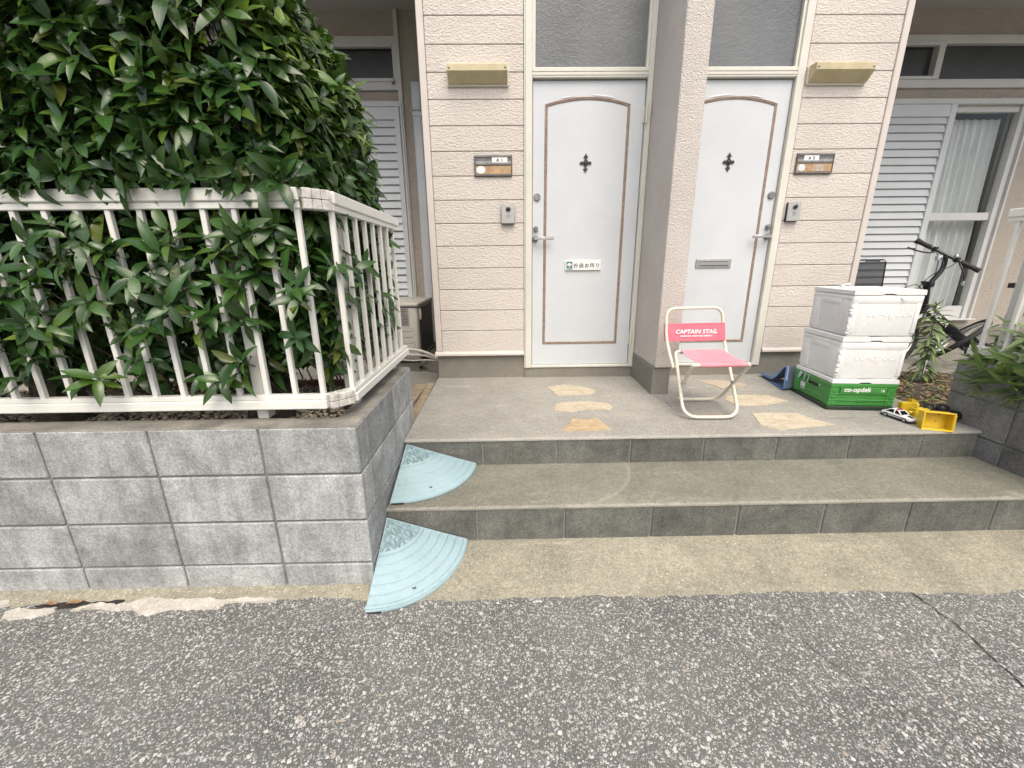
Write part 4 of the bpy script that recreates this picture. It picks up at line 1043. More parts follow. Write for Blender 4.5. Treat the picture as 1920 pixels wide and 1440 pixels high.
# ============================================================ blue step ramps
def ramp(label, ax, ay, zf, h, Rr):
    T = thing('kerb_ramp', label, 'ramp', (ax, ay, zf(ax, ay)), 'blue quarter round ramps on the steps'); rnd = random.Random(4)
    rs = np.concatenate([np.linspace(0.0005, .158, 64), np.linspace(.1595, Rr - .004, 96)]); th = np.linspace(0, math.pi / 2, 150)
    rings = [.160, .196, .232, .268, .304, .338]
    def relief(r_, t_):
        e = 0
        if r_ < .150:
            # triangulated ribs: rings, rays and diagonals
            w_ = .0034; dr = min(abs(r_ - q) for q in (.052, .100, .148)); n_ = 3 if r_ < .052 else (4 if r_ < .100 else 6)
            u = t_ / (math.pi / 2) * n_; fu = u - math.floor(u); lo, hi = (0, .052) if r_ < .052 else ((.052, .100) if r_ < .100 else (.100, .148))
            v = (r_ - lo) / (hi - lo); arc = r_ * math.pi / 2 / n_
            da = min(fu, 1 - fu) * arc; c = fu if int(u) % 2 else 1 - fu; dd = abs(c - v) * min(arc, hi - lo) * .75
            dmin = min(dr, da, dd if r_ > .02 else 1)
            e = .0035 if dmin < w_ * .5 else (-.0085 if dmin < w_ * .5 + .0032 else -.0015 - .0015 * ((r_ / .006 + t_ * 9) % 1 > .5))
        else:
            for q in rings:
                if q <= r_ < q + .036:
                    f = (r_ - q) / .036
                    e = .0035 - .0055 * f
                    if f < .13: e -= .0110
                    if .16 < f < .34:
                        ss = (t_ * r_ / .012) + q * 300
                        if (ss % 1) < .55 and (int(ss) * 7 + int(q * 1000)) % 5 > 0: e += .0024
        return e if min(t_, math.pi / 2 - t_) * r_ > .006 else .0012
    mb = MB()
    def f(r_, t_):
        x = ax + r_ * math.cos(t_); y = ay - r_ * math.sin(t_); k = r_ / Rr
        z = zf(x, y) + .014 + (h - .014) * (1 - k) ** 1.05 + relief(r_, t_)
        return (x, y, z)
    mb.grid(f, rs, th)
    rim = [(Rr - .004, 0.0), (Rr - .0015, -.0025), (Rr, -.006), (Rr, -.0135)]
    def fr(i, t_):
        r_, dz = rim[int(i)]; x = ax + r_ * math.cos(t_); y = ay - r_ * math.sin(t_)
        return (x, y, zf(x, y) + .014 + dz + (.0005 if i == 0 else 0))
    mb.grid(fr, [0, 1, 2, 3], th)
    for t_ in (0, math.pi / 2):
        def fs(r_, q):
            p = f(r_, t_); return (p[0], p[1], p[2] if q else zf(p[0], p[1]))
        mb.grid(fs, rs, (0, 1))
    o = mb.build('ramp_body', M['ramp'], T, 50)
    t_ = R(58); p = f(.318, t_)
    MB().lathe([(.0075, 0), (.0075, .003), (.0045, .0032), (.004, .0015)], 16, Matrix.Translation((p[0], p[1], p[2] - .0012))).build('fixing_hole', M['darksteel'], T, 40)
    MB().box(ax + .004, ax + .06, ay - Rr - .0008, ay - Rr + .004, zf(ax, ay - Rr) + .0005, zf(ax, ay - Rr) + .006).build('drain_slot', M['gap'], T, 0)
ramp('pale blue quarter round step ramp on the upper tread beside the wall', -.536, -1.183, lambda x, y: .1805, .132, .368)
ramp('pale blue quarter round step ramp at the bottom reaching the asphalt', -.546, -1.588, lambda x, y: .003 - .040 * max(0, min(1, (-1.588 - y) / .32)), .134, .360)
# ============================================================ folding chair
def loop_round(pts, r_, n=7):
    P = [Vector(p) for p in pts]; out = []; N = len(P); rr_ = r_ if isinstance(r_, list) else [r_] * N
    for i in range(N):
        a = P[i - 1] - P[i]; b = P[(i + 1) % N] - P[i]; d = min(rr_[i], a.length * .49, b.length * .49)
        A = P[i] + a.normalized() * d; Bq = P[i] + b.normalized() * d
        for k in range(n + 1): t_ = k / n; out.append(A * (1 - t_) ** 2 + P[i] * 2 * t_ * (1 - t_) + Bq * t_ * t_)
    return out
CH = thing('folding_chair', 'small pink canvas folding chair with cream tube frame standing on the landing', 'chair', (1.2, -.8, .345))
tr_ = .0098
fa = [(1.058, -.700, .692), (1.040, -.955, .353), (1.362, -.965, .353), (1.384, -.690, .692)]
fb = [(1.022, -1.035, .686), (1.108, -.640, .359), (1.398, -.650, .359), (1.346, -1.025, .686)]
MB().tube(loop_round(fa, [.022, .085, .085, .022]), tr_, 12, True).build('front_leg_loop', M['chairpaint'], CH, 60)
MB().tube(loop_round(fb, [.022, .085, .085, .022]), tr_, 12, True).build('rear_leg_loop', M['chairpaint'], CH, 60)
bk = [(1.036, -.748, .600), (1.022, -.712, .668), (1.006, -.665, .77), (1.0, -.640, .952), (1.352, -.634, .956), (1.372, -.655, .78), (1.384, -.70, .668), (1.382, -.738, .600)]
MB().tube(arc3(bk, .062, 7), tr_, 12).build('back_frame', M['chairpaint'], CH, 60)
for p in ((1.046, -.762, .606), (1.376, -.752, .606)):
    MB().box(p[0] - .012, p[0] + .012, p[1] - .006, p[1] + .030, p[2] - .007, p[2] + .007, .003).build('bolt', M['steel'], CH, 40)
for q in ((1.062, -.853, .533), (1.372, -.842, .533)):
    MB().lathe([(.006, 0), (.006, .026), (.004, .028)], 10, Matrix.Translation((q[0] - .013, q[1], q[2])) @ Matrix.Rotation(R(90), 4, 'Y')).build('pivot_bolt', M['darksteel'], CH, 40)
def sheet(fn, us, vs, th=.0016):
    mb = MB(); n = len(us); m_ = len(vs)
    mb.grid(fn, us, vs); mb.grid(lambda u, v: tuple(Vector(fn(u, v)) - Vector((0, 0, th))), us, vs); return mb
def seat(u, v):
    # u across, v: 0 rear to 1 front, wrapping round both rails
    xl = 1.090 - .030 * v; xr = 1.362 - .036 * v; x = xl + (xr - xl) * u
    sag = .012 * math.sin(math.pi * v) + .004 * math.sin(math.pi * u) * math.sin(math.pi * v)
    y = -.700 - .335 * v + .006 * u; z = .703 - .006 * v - sag
    wr_ = .0012 * math.sin(u * 9 + v * 14) * math.sin(math.pi * v)
    return (x, y, z + wr_)
sm = sheet(seat, np.linspace(0, 1, 16), np.linspace(0, 1, 20))
def wrapf(v_end, ang0, ang1, cy_off):
    def f(u, a):
        x, y, z = seat(u, v_end); t_ = ang0 + (ang1 - ang0) * a; return (x, y + .0122 * math.cos(t_), z - .0122 + .0122 * math.sin(t_))
    return f
sm.grid(wrapf(1, R(90), R(290), 0), np.linspace(0, 1, 10), np.linspace(0, 1, 10)); sm.grid(wrapf(0, R(90), R(-110), 0), np.linspace(0, 1, 10), np.linspace(0, 1, 10))
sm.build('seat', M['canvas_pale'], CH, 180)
def bq(u, v):
    # backrest band wrapped round the two uprights
    xl, xr = 1.0035 + .004 * (1 - v), 1.3615 + .006 * (1 - v); z = .752 + .108 * v + .004 * u
    y0 = -.668 + .024 * v; tilt = 0
    if u < .06: a = R(200 - 110 * (u / .06)); return (xl + .0125 * math.cos(a), y0 - .0125 * math.sin(a), z)
    if u > .94: a = R(90 - 110 * ((u - .94) / .06)); return (xr + .0125 * math.cos(a), y0 - .0125 * math.sin(a), z)
    k = (u - .06) / .88
    return (xl + (xr - xl) * k, y0 - .0125 + .006 * math.sin(math.pi * k) + .001 * math.sin(k * 30 + v * 5), z)
us = np.concatenate([np.linspace(0, .06, 8)[:-1], np.linspace(.06, .94, 40), np.linspace(.94, 1, 8)[1:]])
br = MB().grid(bq, us, np.linspace(0, 1, 10)).build('backrest', M['canvas'], CH, 180)
hm = MB()
for v0, v1 in ((.015, .075), (.925, .985)): hm.grid(lambda u, v: tuple(Vector(bq(u, v)) + Vector((0, -.0012, 0))), us[5:-5], [v0, v1])
for k0, k1 in ((.165, .168), (.86, .863)): hm.grid(lambda u, v: tuple(Vector(bq(u, v)) + Vector((0, -.0009, 0))), [k0, k1], np.linspace(.08, .92, 6))
hm.build('stitched_hem', M['canvas_hem'] if 'canvas_hem' in M else M['canvas'], br, 0)
BM = Matrix.Translation((1.190, -.6678, .812)) @ Matrix.Rotation(R(1.0), 4, 'Z') @ Matrix.Rotation(R(-12.5), 4, 'X') @ Matrix.Rotation(R(90), 4, 'X')
text('chair_lettering', 'CAPTAIN STAG', BM, .03, M['print'], br, .0004, .0008, shear=.18, width=.262, height=.026, space=1.06)
BM2 = Matrix.Translation((1.188, -.6745, .785)) @ Matrix.Rotation(R(1.0), 4, 'Z') @ Matrix.Rotation(R(-12.5), 4, 'X') @ Matrix.Rotation(R(90), 4, 'X')
text('small_lettering', 'FREEDOM VENTURE SPIRITS', BM2, .01, M['print'], br, .0004, .0004, width=.200, height=.0082)

# ============================================================ crate and foam boxes
YAW = Matrix.Translation((1.985, -.828, 0)) @ Matrix.Rotation(R(-6), 4, 'Z')
BW, BD = .384, .392
def place(dx=0, dy=0, yaw=0): return YAW @ Matrix.Translation((dx, dy, 0)) @ Matrix.Rotation(R(yaw), 4, 'Z')
C_ = thing('folding_crate', 'green plastic folding crate with white lettering at the bottom of the stack', 'crate', (2.18, -.65, .343))
Mx = place()
cb = MB()
cb.box(.010, BW - .010, .008, BD - .008, .3655, .506, .004, M=Mx)
for z0, z1 in ((.484, .508),): cb.box(.002, BW - .002, .0, BD, z0, z1, .004, M=Mx)
for z in (.398, .440): cb.box(.006, BW - .006, .001, BD - .004, z, z + .0075, .002, M=Mx)
for x0 in (.004, BW - .052): cb.box(x0, x0 + .048, .003, .02, .3665, .4835, .003, M=Mx)
for y0 in (.004, BD - .06): cb.box(.0035, .02, y0, y0 + .055, .3665, .4835, .003, M=Mx); cb.box(BW - .02, BW - .0035, y0, y0 + .055, .3665, .4835, .003, M=Mx)
for x0, z0 in ((.018, .452), (.018, .412), (.018, .374), (BW - .038, .452), (BW - .038, .412), (BW - .038, .374)): cb.box(x0, x0 + .020, -.0005, .004, z0, z0 + .018, .002, M=Mx)
cb.box(.06, BW - .06, -.0005, .009, .4485, .483, .002, M=Mx)
cb.box(.165, .225, -.0015, .003, .396, .410, .002, M=Mx)
CB = cb.build('crate_body', M['crate'], C_, 30)
MB().box(.0, BW, -.001, BD, .343, .365, .003, M=Mx).build('crate_base', M['cratedark'], C_, 30)
MB().box(.0085, .0095, .135, .235, .445, .468, 0, M=Mx).build('hand_hole', M['gap'], C_, 0)
MB().box(.0086, .0096, .265, .315, .392, .442, 0, M=Mx).build('code_label', M['sticker'], C_, 0)
MB().box(.0072, .0094, .115, .124, .462, .472, .001, M=Mx).build('rivet', M['print'], C_, 0)
tp = MB()
for y0, z0, w_ in ((.30, .455, .05), (.265, .450, .018), (.225, .448, .014)): tp.add([(Mx @ Vector((.0012, y0, .506)))[:], (Mx @ Vector((.0012, y0 + w_ * .6, .506)))[:], (Mx @ Vector((.0012, y0 + w_, z0)))[:], (Mx @ Vector((.0012, y0 + w_ * .5, z0 + .006)))[:]], [(0, 1, 2, 3)])
tp.build('torn_tape', M['cloudy'], C_, 0)
TX = Mx @ Matrix.Rotation(R(90), 4, 'X')
text('crate_lettering', 'co-opdeli', TX @ Matrix.Translation((.155, .467, .0012)), .03, M['print'], CB, .0003, .0006, width=.148)
text('crate_number', '16', TX @ Matrix.Translation((.300, .466, .0012)), .022, M['print'], CB, .0003, .0004)
def foam_box(label, dx, dy, yaw, z0, z1, zl, body=True, tape=False):
    T = thing('foam_box', label, 'foam box', (2.18, -.65, z0), 'white foam delivery boxes'); Mq = place(dx, dy, yaw); W_, D_ = BW - .006, BD - .006
    if body:
        bm_ = bmesh.new(); bmesh.ops.create_cube(bm_, size=1)
        for v in bm_.verts:
            k = .007 if v.co.z < 0 else 0
            v.co = Vector((k if v.co.x < 0 else W_ - k, k if v.co.y < 0 else D_ - k, z0 if v.co.z < 0 else z1))
        bmesh.ops.bevel(bm_, geom=bm_.edges[:], offset=.010, segments=3, affect='EDGES', profile=.5)
        bmesh.ops.transform(bm_, matrix=Mq, verts=bm_.verts); bm_.verts.index_update()
        mb = MB().add([v.co[:] for v in bm_.verts], [[v.index for v in f.verts] for f in bm_.faces]); bm_.free()
        mb.box(.006, W_ - .006, -.001, .02, z1 - .046, z1 - .004, .004, M=Mq, seg=2)
        mb.box(.010, .034, -.0008, .02, z0 + .02, z1 - .044, .004, M=Mq, seg=2); mb.box(W_ - .034, W_ - .010, -.0008, .02, z0 + .02, z1 - .044, .004, M=Mq, seg=2)
        mb.box(-.001, .02, .006, D_ - .006, z1 - .030, z1 - .004, .004, M=Mq, seg=2)
        mb.box(-.001, .02, .012, .105, z0 + .02, z1 - .028, .006, M=Mq, seg=2); mb.box(-.001, .02, D_ - .10, D_ - .012, z0 + .02, z1 - .028, .006, M=Mq, seg=2)
        mb.box(-.0035, .012, .10, D_ - .10, z1 - .058, z1 - .026, .006, M=Mq, seg=2)
        Bd = mb.build('box_body', M['foam'], T, 40)
        tx = Mq @ Matrix.Rotation(R(90), 4, 'X')
        o = text('embossed_lettering', 'co-opdeli', tx @ Matrix.Translation((.215, z0 + .130, -.0035)), .055, M['foam'], Bd, .0004, .0008, width=.245, bevel=.0012)
        ch = MB(); rnd = random.Random(int(z0 * 1000))
        for _ in range(26):
            zc = rnd.uniform(z0 + .01, z1 - .06); ch.box(-.004 + .0, .012, -.004, .010, zc, zc + rnd.uniform(.004, .016), .003, M=Mq @ Matrix.Translation((rnd.uniform(-.001, .006), rnd.uniform(0, .006), 0)))
        ch.build('chipped_corner', M['foam'], Bd, 0)
    lid = MB(); n = 44
    zt = zl
    zb = z1 + .0015
    # lid: a slab with a thumb notch at the front and a slightly worn rim
    pr = [(0, zb)] + [(W_ * .40, zb), (W_ * .43, zb + .007), (W_ * .57, zb + .007), (W_ * .60, zb)] + [(W_, zb), (W_ + .001, zb + .006), (W_ - .001, zt - .003), (W_ - .006, zt)] + [(W_ * (1 - k / 14), zt + .0012 * math.sin(k * 2.3) - (.0035 if 5 < k < 9 else 0)) for k in range(1, 14)] + [(.006, zt), (.001, zt - .003), (-.001, zb + .006)]
    lid.prism(pr, -.002, .03, M=Mq); lid.box(0, W_, .0302, D_ + .001, zb, zt - .0005, .004, M=Mq)
    L_ = lid.build('lid', M['foam'], T, 40)
    if tape:
        def curl(pts, w_):
            V = []
            for p in pts: a = Mq @ Vector(p); b = Mq @ Vector((p[0] + w_[0], p[1] + w_[1], p[2] + w_[2])); V += [a[:], b[:]]
            return MB().add(V, [(2 * i, 2 * i + 1, 2 * i + 3, 2 * i + 2) for i in range(len(pts) - 1)])
        curl([(.245, -.003, zb - .012), (.252, -.007, zb - .018), (.262, -.014, zb - .024), (.272, -.022, zb - .027)], (.010, 0, .008)).build('tape_scrap', M['print'], L_, 180)
        curl([(.02, .16, zt + .001), (.022, .15, zt + .012), (.03, .14, zt + .020), (.045, .135, zt + .022), (.055, .13, zt + .030)], (.004, .03, .004)).build('tape_scrap', M['print'], L_, 180)
foam_box('white foam box inside the green crate, only its lid rim showing', .003, .002, 0, .48, .5085, .536, body=False)
foam_box('white foam box embossed co-opdeli resting on the green crate, middle of the stack', .010, .002, .4, .537, .7645, .7965)
foam_box('topmost white foam box embossed co-opdeli with curled tape scraps', .020, .000, -.6, .798, 1.0355, 1.066, tape=True)

# folded blue grey mat beside the crate
BG = thing('folded_mat', 'folded grey plastic sheet with blue hem leaning on the green crate', 'plastic sheet', (2.06, -.3, .345))
fr_ = [(2.052, -.045, .372), (2.035, -.16, .366), (2.022, -.25, .372), (2.032, -.285, .42), (2.048, -.315, .480), (2.046, -.345, .498), (2.026, -.375, .478), (1.998, -.415, .41), (1.985, -.440, .352), (1.995, -.40, .350), (2.01, -.31, .350), (2.03, -.22, .350)]
fr_ = [(x - .022, y - .012, z) for x, y, z in fr_]; fr_ = arc3(fr_, .03, 4)
def mat_fn(i, v):
    p = fr_[int(i)]; return (p.x + .15 * v, p.y + .035 * v, p.z + .010 * v * (1 if p.z > .4 else .3) + .002 * math.sin(v * 9 + i))
MB().grid(mat_fn, range(len(fr_)), np.linspace(0, 1, 6)).build('sheet', M['tarp'], BG, 60)
MB().tube([tuple(Vector(p) + Vector((-.002, -.002, .003))) for p in fr_], .0045, 8).build('blue_hem', M['tarpedge'], BG, 60)
MB().tube([tuple(Vector(mat_fn(i, .16)) + Vector((-.001, -.001, .002))) for i in range(len(fr_))], .0022, 6).build('blue_hem', M['tarpedge'], BG, 60)
MB().tube([tuple(Vector(mat_fn(i, .10)) + Vector((-.002, 0, .002))) for i in range(17, 34)], .0045, 8).build('clear_edge', M['cloudy'], BG, 60)

# ============================================================ toys
TC = thing('toy_car', 'white toy police car with red roof light beside the yellow toy truck', 'toy', (2.31, -1.03, .346))
TM = Matrix.Translation((2.290, -.990, pz(-.99) + .001)) @ Matrix.Rotation(R(-82), 4, 'Z')   # local +X is the car's nose
def sides(mb, prof, hw, top_in=0, z_in=0, mi=0):
    return mb.prism([(a, b) for a, b in prof], -hw, hw, 'Y', mi, TM)
hl = .082
low = MB().prism([(-hl, .010), (-hl - .002, .013), (hl + .001, .0145), (hl + .002, .010), (hl - .004, .006), (-hl + .004, .006)], -.031, .031, 'Y', 0, TM)
low.build('bumper', M['black'], TC, 30)
bm_ = MB()
body = [(-hl, .0182), (-hl - .002, .028), (-hl + .006, .034), (-.04, .036), (.02, .0355), (.062, .031), (hl - .002, .026), (hl, .0182)]
st = np.linspace(-hl, hl, 22)
def car_top(x):
    P = [(-hl, .030), (-hl + .01, .034), (-.03, .036), (.02, .0355), (.06, .031), (hl - .004, .026), (hl, .022)]
    return np.interp(x, [p[0] for p in P], [p[1] for p in P])
def car_w(x): return .0305 - .006 * max(0, (abs(x) - .06) / .022) ** 2
def cb_(x, a):
    # cross-section: a in 0..1 from left sill over the bonnet to right sill
    w_ = car_w(x); h_ = car_top(x); P = [(-w_, .0132), (-w_ - .001, .026), (-w_ + .003, h_ - .002), (-w_ * .6, h_), (0, h_ + .001), (w_ * .6, h_), (w_ - .003, h_ - .002), (w_ + .001, .026), (w_, .0132)]
    i = min(7, int(a * 8)); f = a * 8 - i; y = P[i][0] * (1 - f) + P[i + 1][0] * f; z = P[i][1] * (1 - f) + P[i + 1][1] * f
    return (TM @ Vector((x, y, z)))[:]
bm_.grid(cb_, st, np.linspace(0, 1, 17))
for e in (-hl, hl): bm_.add([cb_(e, a) for a in np.linspace(0, 1, 17)], [tuple(range(17))])
BDY = bm_.build('car_body', M['toywhite'], TC, 40)
def cabin(mb, y_s, zt, xf0, xf1, xr0, xr1, wb, wt, zb=.034):
    V = [(xr0, -wb, zb), (xf0, -wb, zb), (xf0, wb, zb), (xr0, wb, zb), (xr1, -wt, zt), (xf1, -wt, zt), (xf1, wt, zt), (xr1, wt, zt)]
    return mb.add([(TM @ Vector(v))[:] for v in V], [(0, 1, 5, 4), (1, 2, 6, 5), (2, 3, 7, 6), (3, 0, 4, 7), (4, 5, 6, 7)])
cabin(MB(), 0, .0515, .030, .008, -.062, -.036, .027, .0205).build('windows', M['lens'], TC, 0)
rf = MB().box(-.038, .010, -.0212, .0212, .0512, .0545, .0015, M=TM)
for s_ in (-1, 1):
    for (x0, z0, x1, z1) in ((.030, .0345, .007, .0530), (-.062, .0345, -.035, .0530), (-.010, .0345, -.012, .0530)):
        a = Vector((x0, s_ * .0272, z0)); b = Vector((x1, s_ * .0212, z1)); rf.tube([(TM @ a)[:], (TM @ b)[:]], .0030, 6)
rf.build('roof', M['toywhite'], TC, 30)
lbm = MB().box(-.010, .002, -.017, .017, .0548, .0608, .002, M=TM); lbm.build('roof_light', M['toyred'], TC, 30)
for s_ in (-1, 1): MB().box(-.055, .045, s_ * .0315 - .0006, s_ * .0315 + .0006, .0205, .0240, 0, M=TM).build('black_stripe', M['black'], TC, 0)
MB().box(.045, .070, -.010, .010, .0305, .0312, 0, M=TM @ Matrix.Rotation(R(7), 4, 'Y') @ Matrix.Translation((-.003, 0, .009))).build('bonnet_scoop', M['black'], TC, 0)
for x in (-.052, .052):
    for s_ in (-1, 1):
        W_ = MB().lathe([(.009, -.0055), (.0135, -.004), (.0135, .004), (.009, .0055)], 18, TM @ Matrix.Translation((x, s_ * .0275, .0135)) @ Matrix.Rotation(R(90), 4, 'X')).build('wheel', M['rubber'], TC, 40)
        MB().lathe([(.0085, 0), (.006, .0012), (.001, .0005)], 14, TM @ Matrix.Translation((x, s_ * .0331, .0135)) @ Matrix.Rotation(R(-90 * s_), 4, 'X')).build('hub', M['steel'], W_, 40)

TT = thing('toy_truck', 'yellow toy dump truck tipped on its side at the end of the landing', 'toy', (2.42, -1.05, .346))
def fr3(o, xd, zd):
    xd = Vector(xd).normalized(); zd = Vector(zd); zd = (zd - xd * zd.dot(xd)).normalized(); yd = zd.cross(xd)
    Q = Matrix((xd, yd, zd)).transposed().to_4x4(); Q.translation = o; return Q
zq = pz(-1.15) + .001
# dump bed: local x along the opening, z up, y into the bed (away from the street)
QB = fr3((2.284, -1.138, zq), (.118, -.046, 0), (.06, .10, 1.0))
bw, bh, bd = .130, .096, .055
bed = MB(); tk = .005
bed.box(0, bw, 0, bd, 0, tk, .001, M=QB); bed.box(0, bw, 0, bd, bh - tk, bh, .001, M=QB); bed.box(0, tk, 0, bd, tk, bh - tk, 0, M=QB); bed.box(bw - tk, bw, 0, bd, tk, bh - tk, 0, M=QB)
bed.box(0, bw, bd, bd + tk, 0, bh, .001, M=QB)
bed.box(-.004, bw + .004, -.004, .004, -.004, .003, .002, M=QB); bed.box(-.004, bw + .004, -.004, .004, bh - .003, bh + .004, .002, M=QB)
bed.box(-.004, .003, -.004, .004, .003, bh - .003, .002, M=QB); bed.box(bw - .003, bw + .004, -.004, .004, .003, bh - .003, .002, M=QB)
for k in range(9): bed.box(bw - .001, bw + .0055, -.005, .003, .008 + k * .0095, .0125 + k * .0095, .001, M=QB)
bed.build('dump_bed', M['yellow'], TT, 30)
scu = MB().box(.076, .082, bd - .001, bd - .0003, .036, .041, 0, M=QB).box(.082, .092, bd - .001, bd - .0003, .078, .081, 0, M=QB); scu.build('scuff', M['crack'], TT, 0)
QC = fr3((2.345, -1.035, zq), (.30, -.05, 0), (0, 0, 1))
ch = MB().box(.055, .30, .020, .070, .012, .060, .006, M=QC).box(.08, .26, .010, .022, .02, .05, .004, M=QC).box(.12, .20, .066, .09, .02, .066, .006, M=QC)
ch.build('chassis', M['black'], TT, 30)
for (x, y, z) in ((.100, .066, .068), (.165, .062, .070), (.265, .036, .066), (.245, .098, .060)):
    W_ = MB().lathe([(.012, -.011), (.025, -.009), (.027, 0), (.025, .009), (.012, .011)], 22, QC @ Matrix.Translation((x, y, z)) @ Matrix.Rotation(R(72), 4, 'X') @ Matrix.Rotation(R(8), 4, 'Y')).build('wheel', M['rubber'], TT, 40)
    MB().lathe([(.011, 0), (.009, .003), (.001, .002)], 14, QC @ Matrix.Translation((x, y, z)) @ Matrix.Rotation(R(72), 4, 'X') @ Matrix.Rotation(R(8), 4, 'Y') @ Matrix.Translation((0, 0, .0112))).build('hub', M['darksteel'], W_, 40)
QD = fr3((2.362, -1.012, zq), (.075, -.012, 0), (-.04, .05, 1))
cab = MB().box(0, .074, 0, .050, .0, .060, .005, M=QD).box(.006, .034, -.0045, .001, .012, .048, .002, M=QD).box(.040, .068, -.004, .001, .006, .054, .003, M=QD).box(.0, .074, .0, .05, .0605, .068, .003, M=QD).box(-.024, -.001, .012, .030, .034, .050, .006, M=QD).box(.010, .024, .012, .034, .0685, .098, .006, M=QD)
CAB = cab.build('cab', M['yellow'], TT, 30)
MB().box(.013, .020, -.0052, -.0046, .024, .032, 0, M=QD).build('cab_hole', M['gap'], CAB, 0)
QE = fr3((2.412, -.880, zq), (.10, -.005, 0), (-.05, .12, 1))
fb_ = MB().box(0, .098, 0, .035, .0, .062, .005, M=QE).prism([(.055, .0622), (.098, .0622), (.098, .066), (.066, .082), (.055, .084)], .004, .030, 'Y', 0, QE).box(.04, .056, -.07, -.0005, .014, .028, .004, M=QE).box(.076, .090, -.09, -.0005, .012, .026, .004, M=QE)
fb_.build('loader_block', M['yellow'], TT, 30)

# ============================================================ bicycle, mesh panel, white pipe
BK = thing('bicycle', 'black folding bicycle leaning half folded behind the foam boxes and right railing', 'bicycle', (3.8, .35, .30))
def wheel(c, n, r_, lab=None):
    n = Vector(n).normalized(); Q = n.to_track_quat('Z', 'Y').to_matrix().to_4x4(); Q.translation = c
    W_ = MB().tube([(Q @ Vector((r_ * math.cos(a), r_ * math.sin(a), 0)))[:] for a in np.linspace(0, 2 * math.pi, 49)[:-1]], .021, 10, True).build('wheel', M['rubber'], BK, 60)
    MB().tube([(Q @ Vector(((r_ - .028) * math.cos(a), (r_ - .028) * math.sin(a), 0)))[:] for a in np.linspace(0, 2 * math.pi, 49)[:-1]], .010, 8, True).build('rim', M['steel'], W_, 60)
    sp = MB()
    for k in range(20):
        a = 2 * math.pi * k / 20; b = a + (.5 if k % 2 else -.5); sp.tube([(Q @ Vector((.018 * math.cos(b), .018 * math.sin(b), .02 if k % 4 < 2 else -.02)))[:], (Q @ Vector(((r_ - .03) * math.cos(a), (r_ - .03) * math.sin(a), 0)))[:]], .0012, 4)
    sp.build('spokes', M['steel'], W_, 0)
    MB().lathe([(.008, -.045), (.018, -.03), (.018, .03), (.008, .045)], 14, Q).build('hub', M['darksteel'], W_, 40)
wheel((3.535, .46, .555), (.12, -1, .12), .235)
ra = Vector((.80, .08, .595)).normalized(); vd = Vector((4.0, 3.5, -.72)).normalized(); n0 = ra.cross(vd).normalized()
rn = (n0 * math.cos(R(13)) + ra.cross(n0) * math.sin(R(13)))
rc = Vector((3.765, .30, .40)) + ra * .25
wheel(rc, rn, .235)
hd0, hd1 = Vector((3.672, .41, 1.0)), Vector((3.705, .42, .80))
MB().tube([hd0, hd1], .026, 14).build('head_tube', M['bike'], BK, 60)
fk = MB()
for s_ in (-1, 1): fk.tube(arc3([hd1 + Vector((0, 0, -.01)), hd1 + Vector((-.01, s_ * .045, -.05)), Vector((3.60, .455 + s_ * .05, .66)), Vector((3.535, .46 + s_ * .05, .555))], .05, 4), .013, 10)
fk.build('fork', M['bike'], BK, 60)
h2 = Vector((3.985, .265, .535))
f0 = hd1 + Vector((-.012, -.01, .03)); fdir = (h2 - f0).normalized(); fup = Vector((0, 0, 1)); fup = (fup - fdir * fup.dot(fdir)).normalized(); fs = fdir.cross(fup)
QF = Matrix((fdir, -fs, fup)).transposed().to_4x4(); QF.translation = f0; FL = (h2 - f0).length
fm = MB().box(0, FL, -.022, .022, -.040, .040, .014, M=QF, seg=3); FRM = fm.build('main_frame', M['bike'], BK, 40)
text('frame_lettering', 'PANGAEA', QF @ Matrix.Translation((.135, -.0232, .004)) @ Matrix.Rotation(R(90), 4, 'X'), .05, M['print'], FRM, .0006, .0014, width=.205, height=.036)
MB().box(FL - .03, FL + .05, -.035, .035, -.055, .050, .012, M=QF, seg=2).box(FL - .01, FL + .02, -.05, -.03, .0, .07, .004, M=QF).build('frame_hinge', M['bike'], BK, 40)
re = MB(); re.tube([h2 + Vector((.02, 0, 0)), (4.30, .26, .46), (4.50, .25, .42)], .028, 12); re.tube([(4.2, .22, .50), rc + Vector((.05, -.05, .03))], .012, 8); re.tube([(4.33, .26, .46), (4.42, .27, .80), (4.46, .28, 1.0)], .017, 10)
re.build('rear_frame', M['bike'], BK, 60)
sd = MB().prism([(4.30, .99), (4.42, 1.0), (4.60, 1.015), (4.62, 1.04), (4.52, 1.05), (4.40, 1.035), (4.30, 1.03)], .22, .34, 'Y'); sd.build('saddle', M['black'], BK, 60)
ck = MB().lathe([(.085, -.003), (.09, 0), (.085, .003)], 30, Matrix.Translation((4.36, .20, .46)) @ Matrix.Rotation(R(80), 4, 'X')); ck.build('chainring', M['darksteel'], BK, 40)
MB().tube([(4.36, .19, .46), (4.28, .17, .40)], .010, 8).box(4.22, 4.31, .10, .17, .385, .405, .005).build('pedal', M['black'], BK, 40)
MB().tube([(3.93, .22, .50), (3.97, .14, .40), (4.0, .08, .30)], .009, 8).build('kickstand', M['black'], BK, 60)
sb = arc3([hd0 + Vector((0, 0, -.01)), (3.690, .41, 1.03), (3.768, .405, 1.155), (3.752, .40, 1.262)], .06, 6)
MB().tube(sb, .019, 12).build('stem', M['bike'], BK, 60)
MB().box(3.655, 3.705, .375, .445, 1.0, 1.045, .010, seg=2).box(3.61, 3.66, .39, .42, 1.03, 1.05, .006).build('stem_clamp', M['black'], BK, 40)
hl_, hr_ = Vector((3.628, .56, 1.388)), Vector((3.905, .25, 1.138)); hb = hr_ - hl_
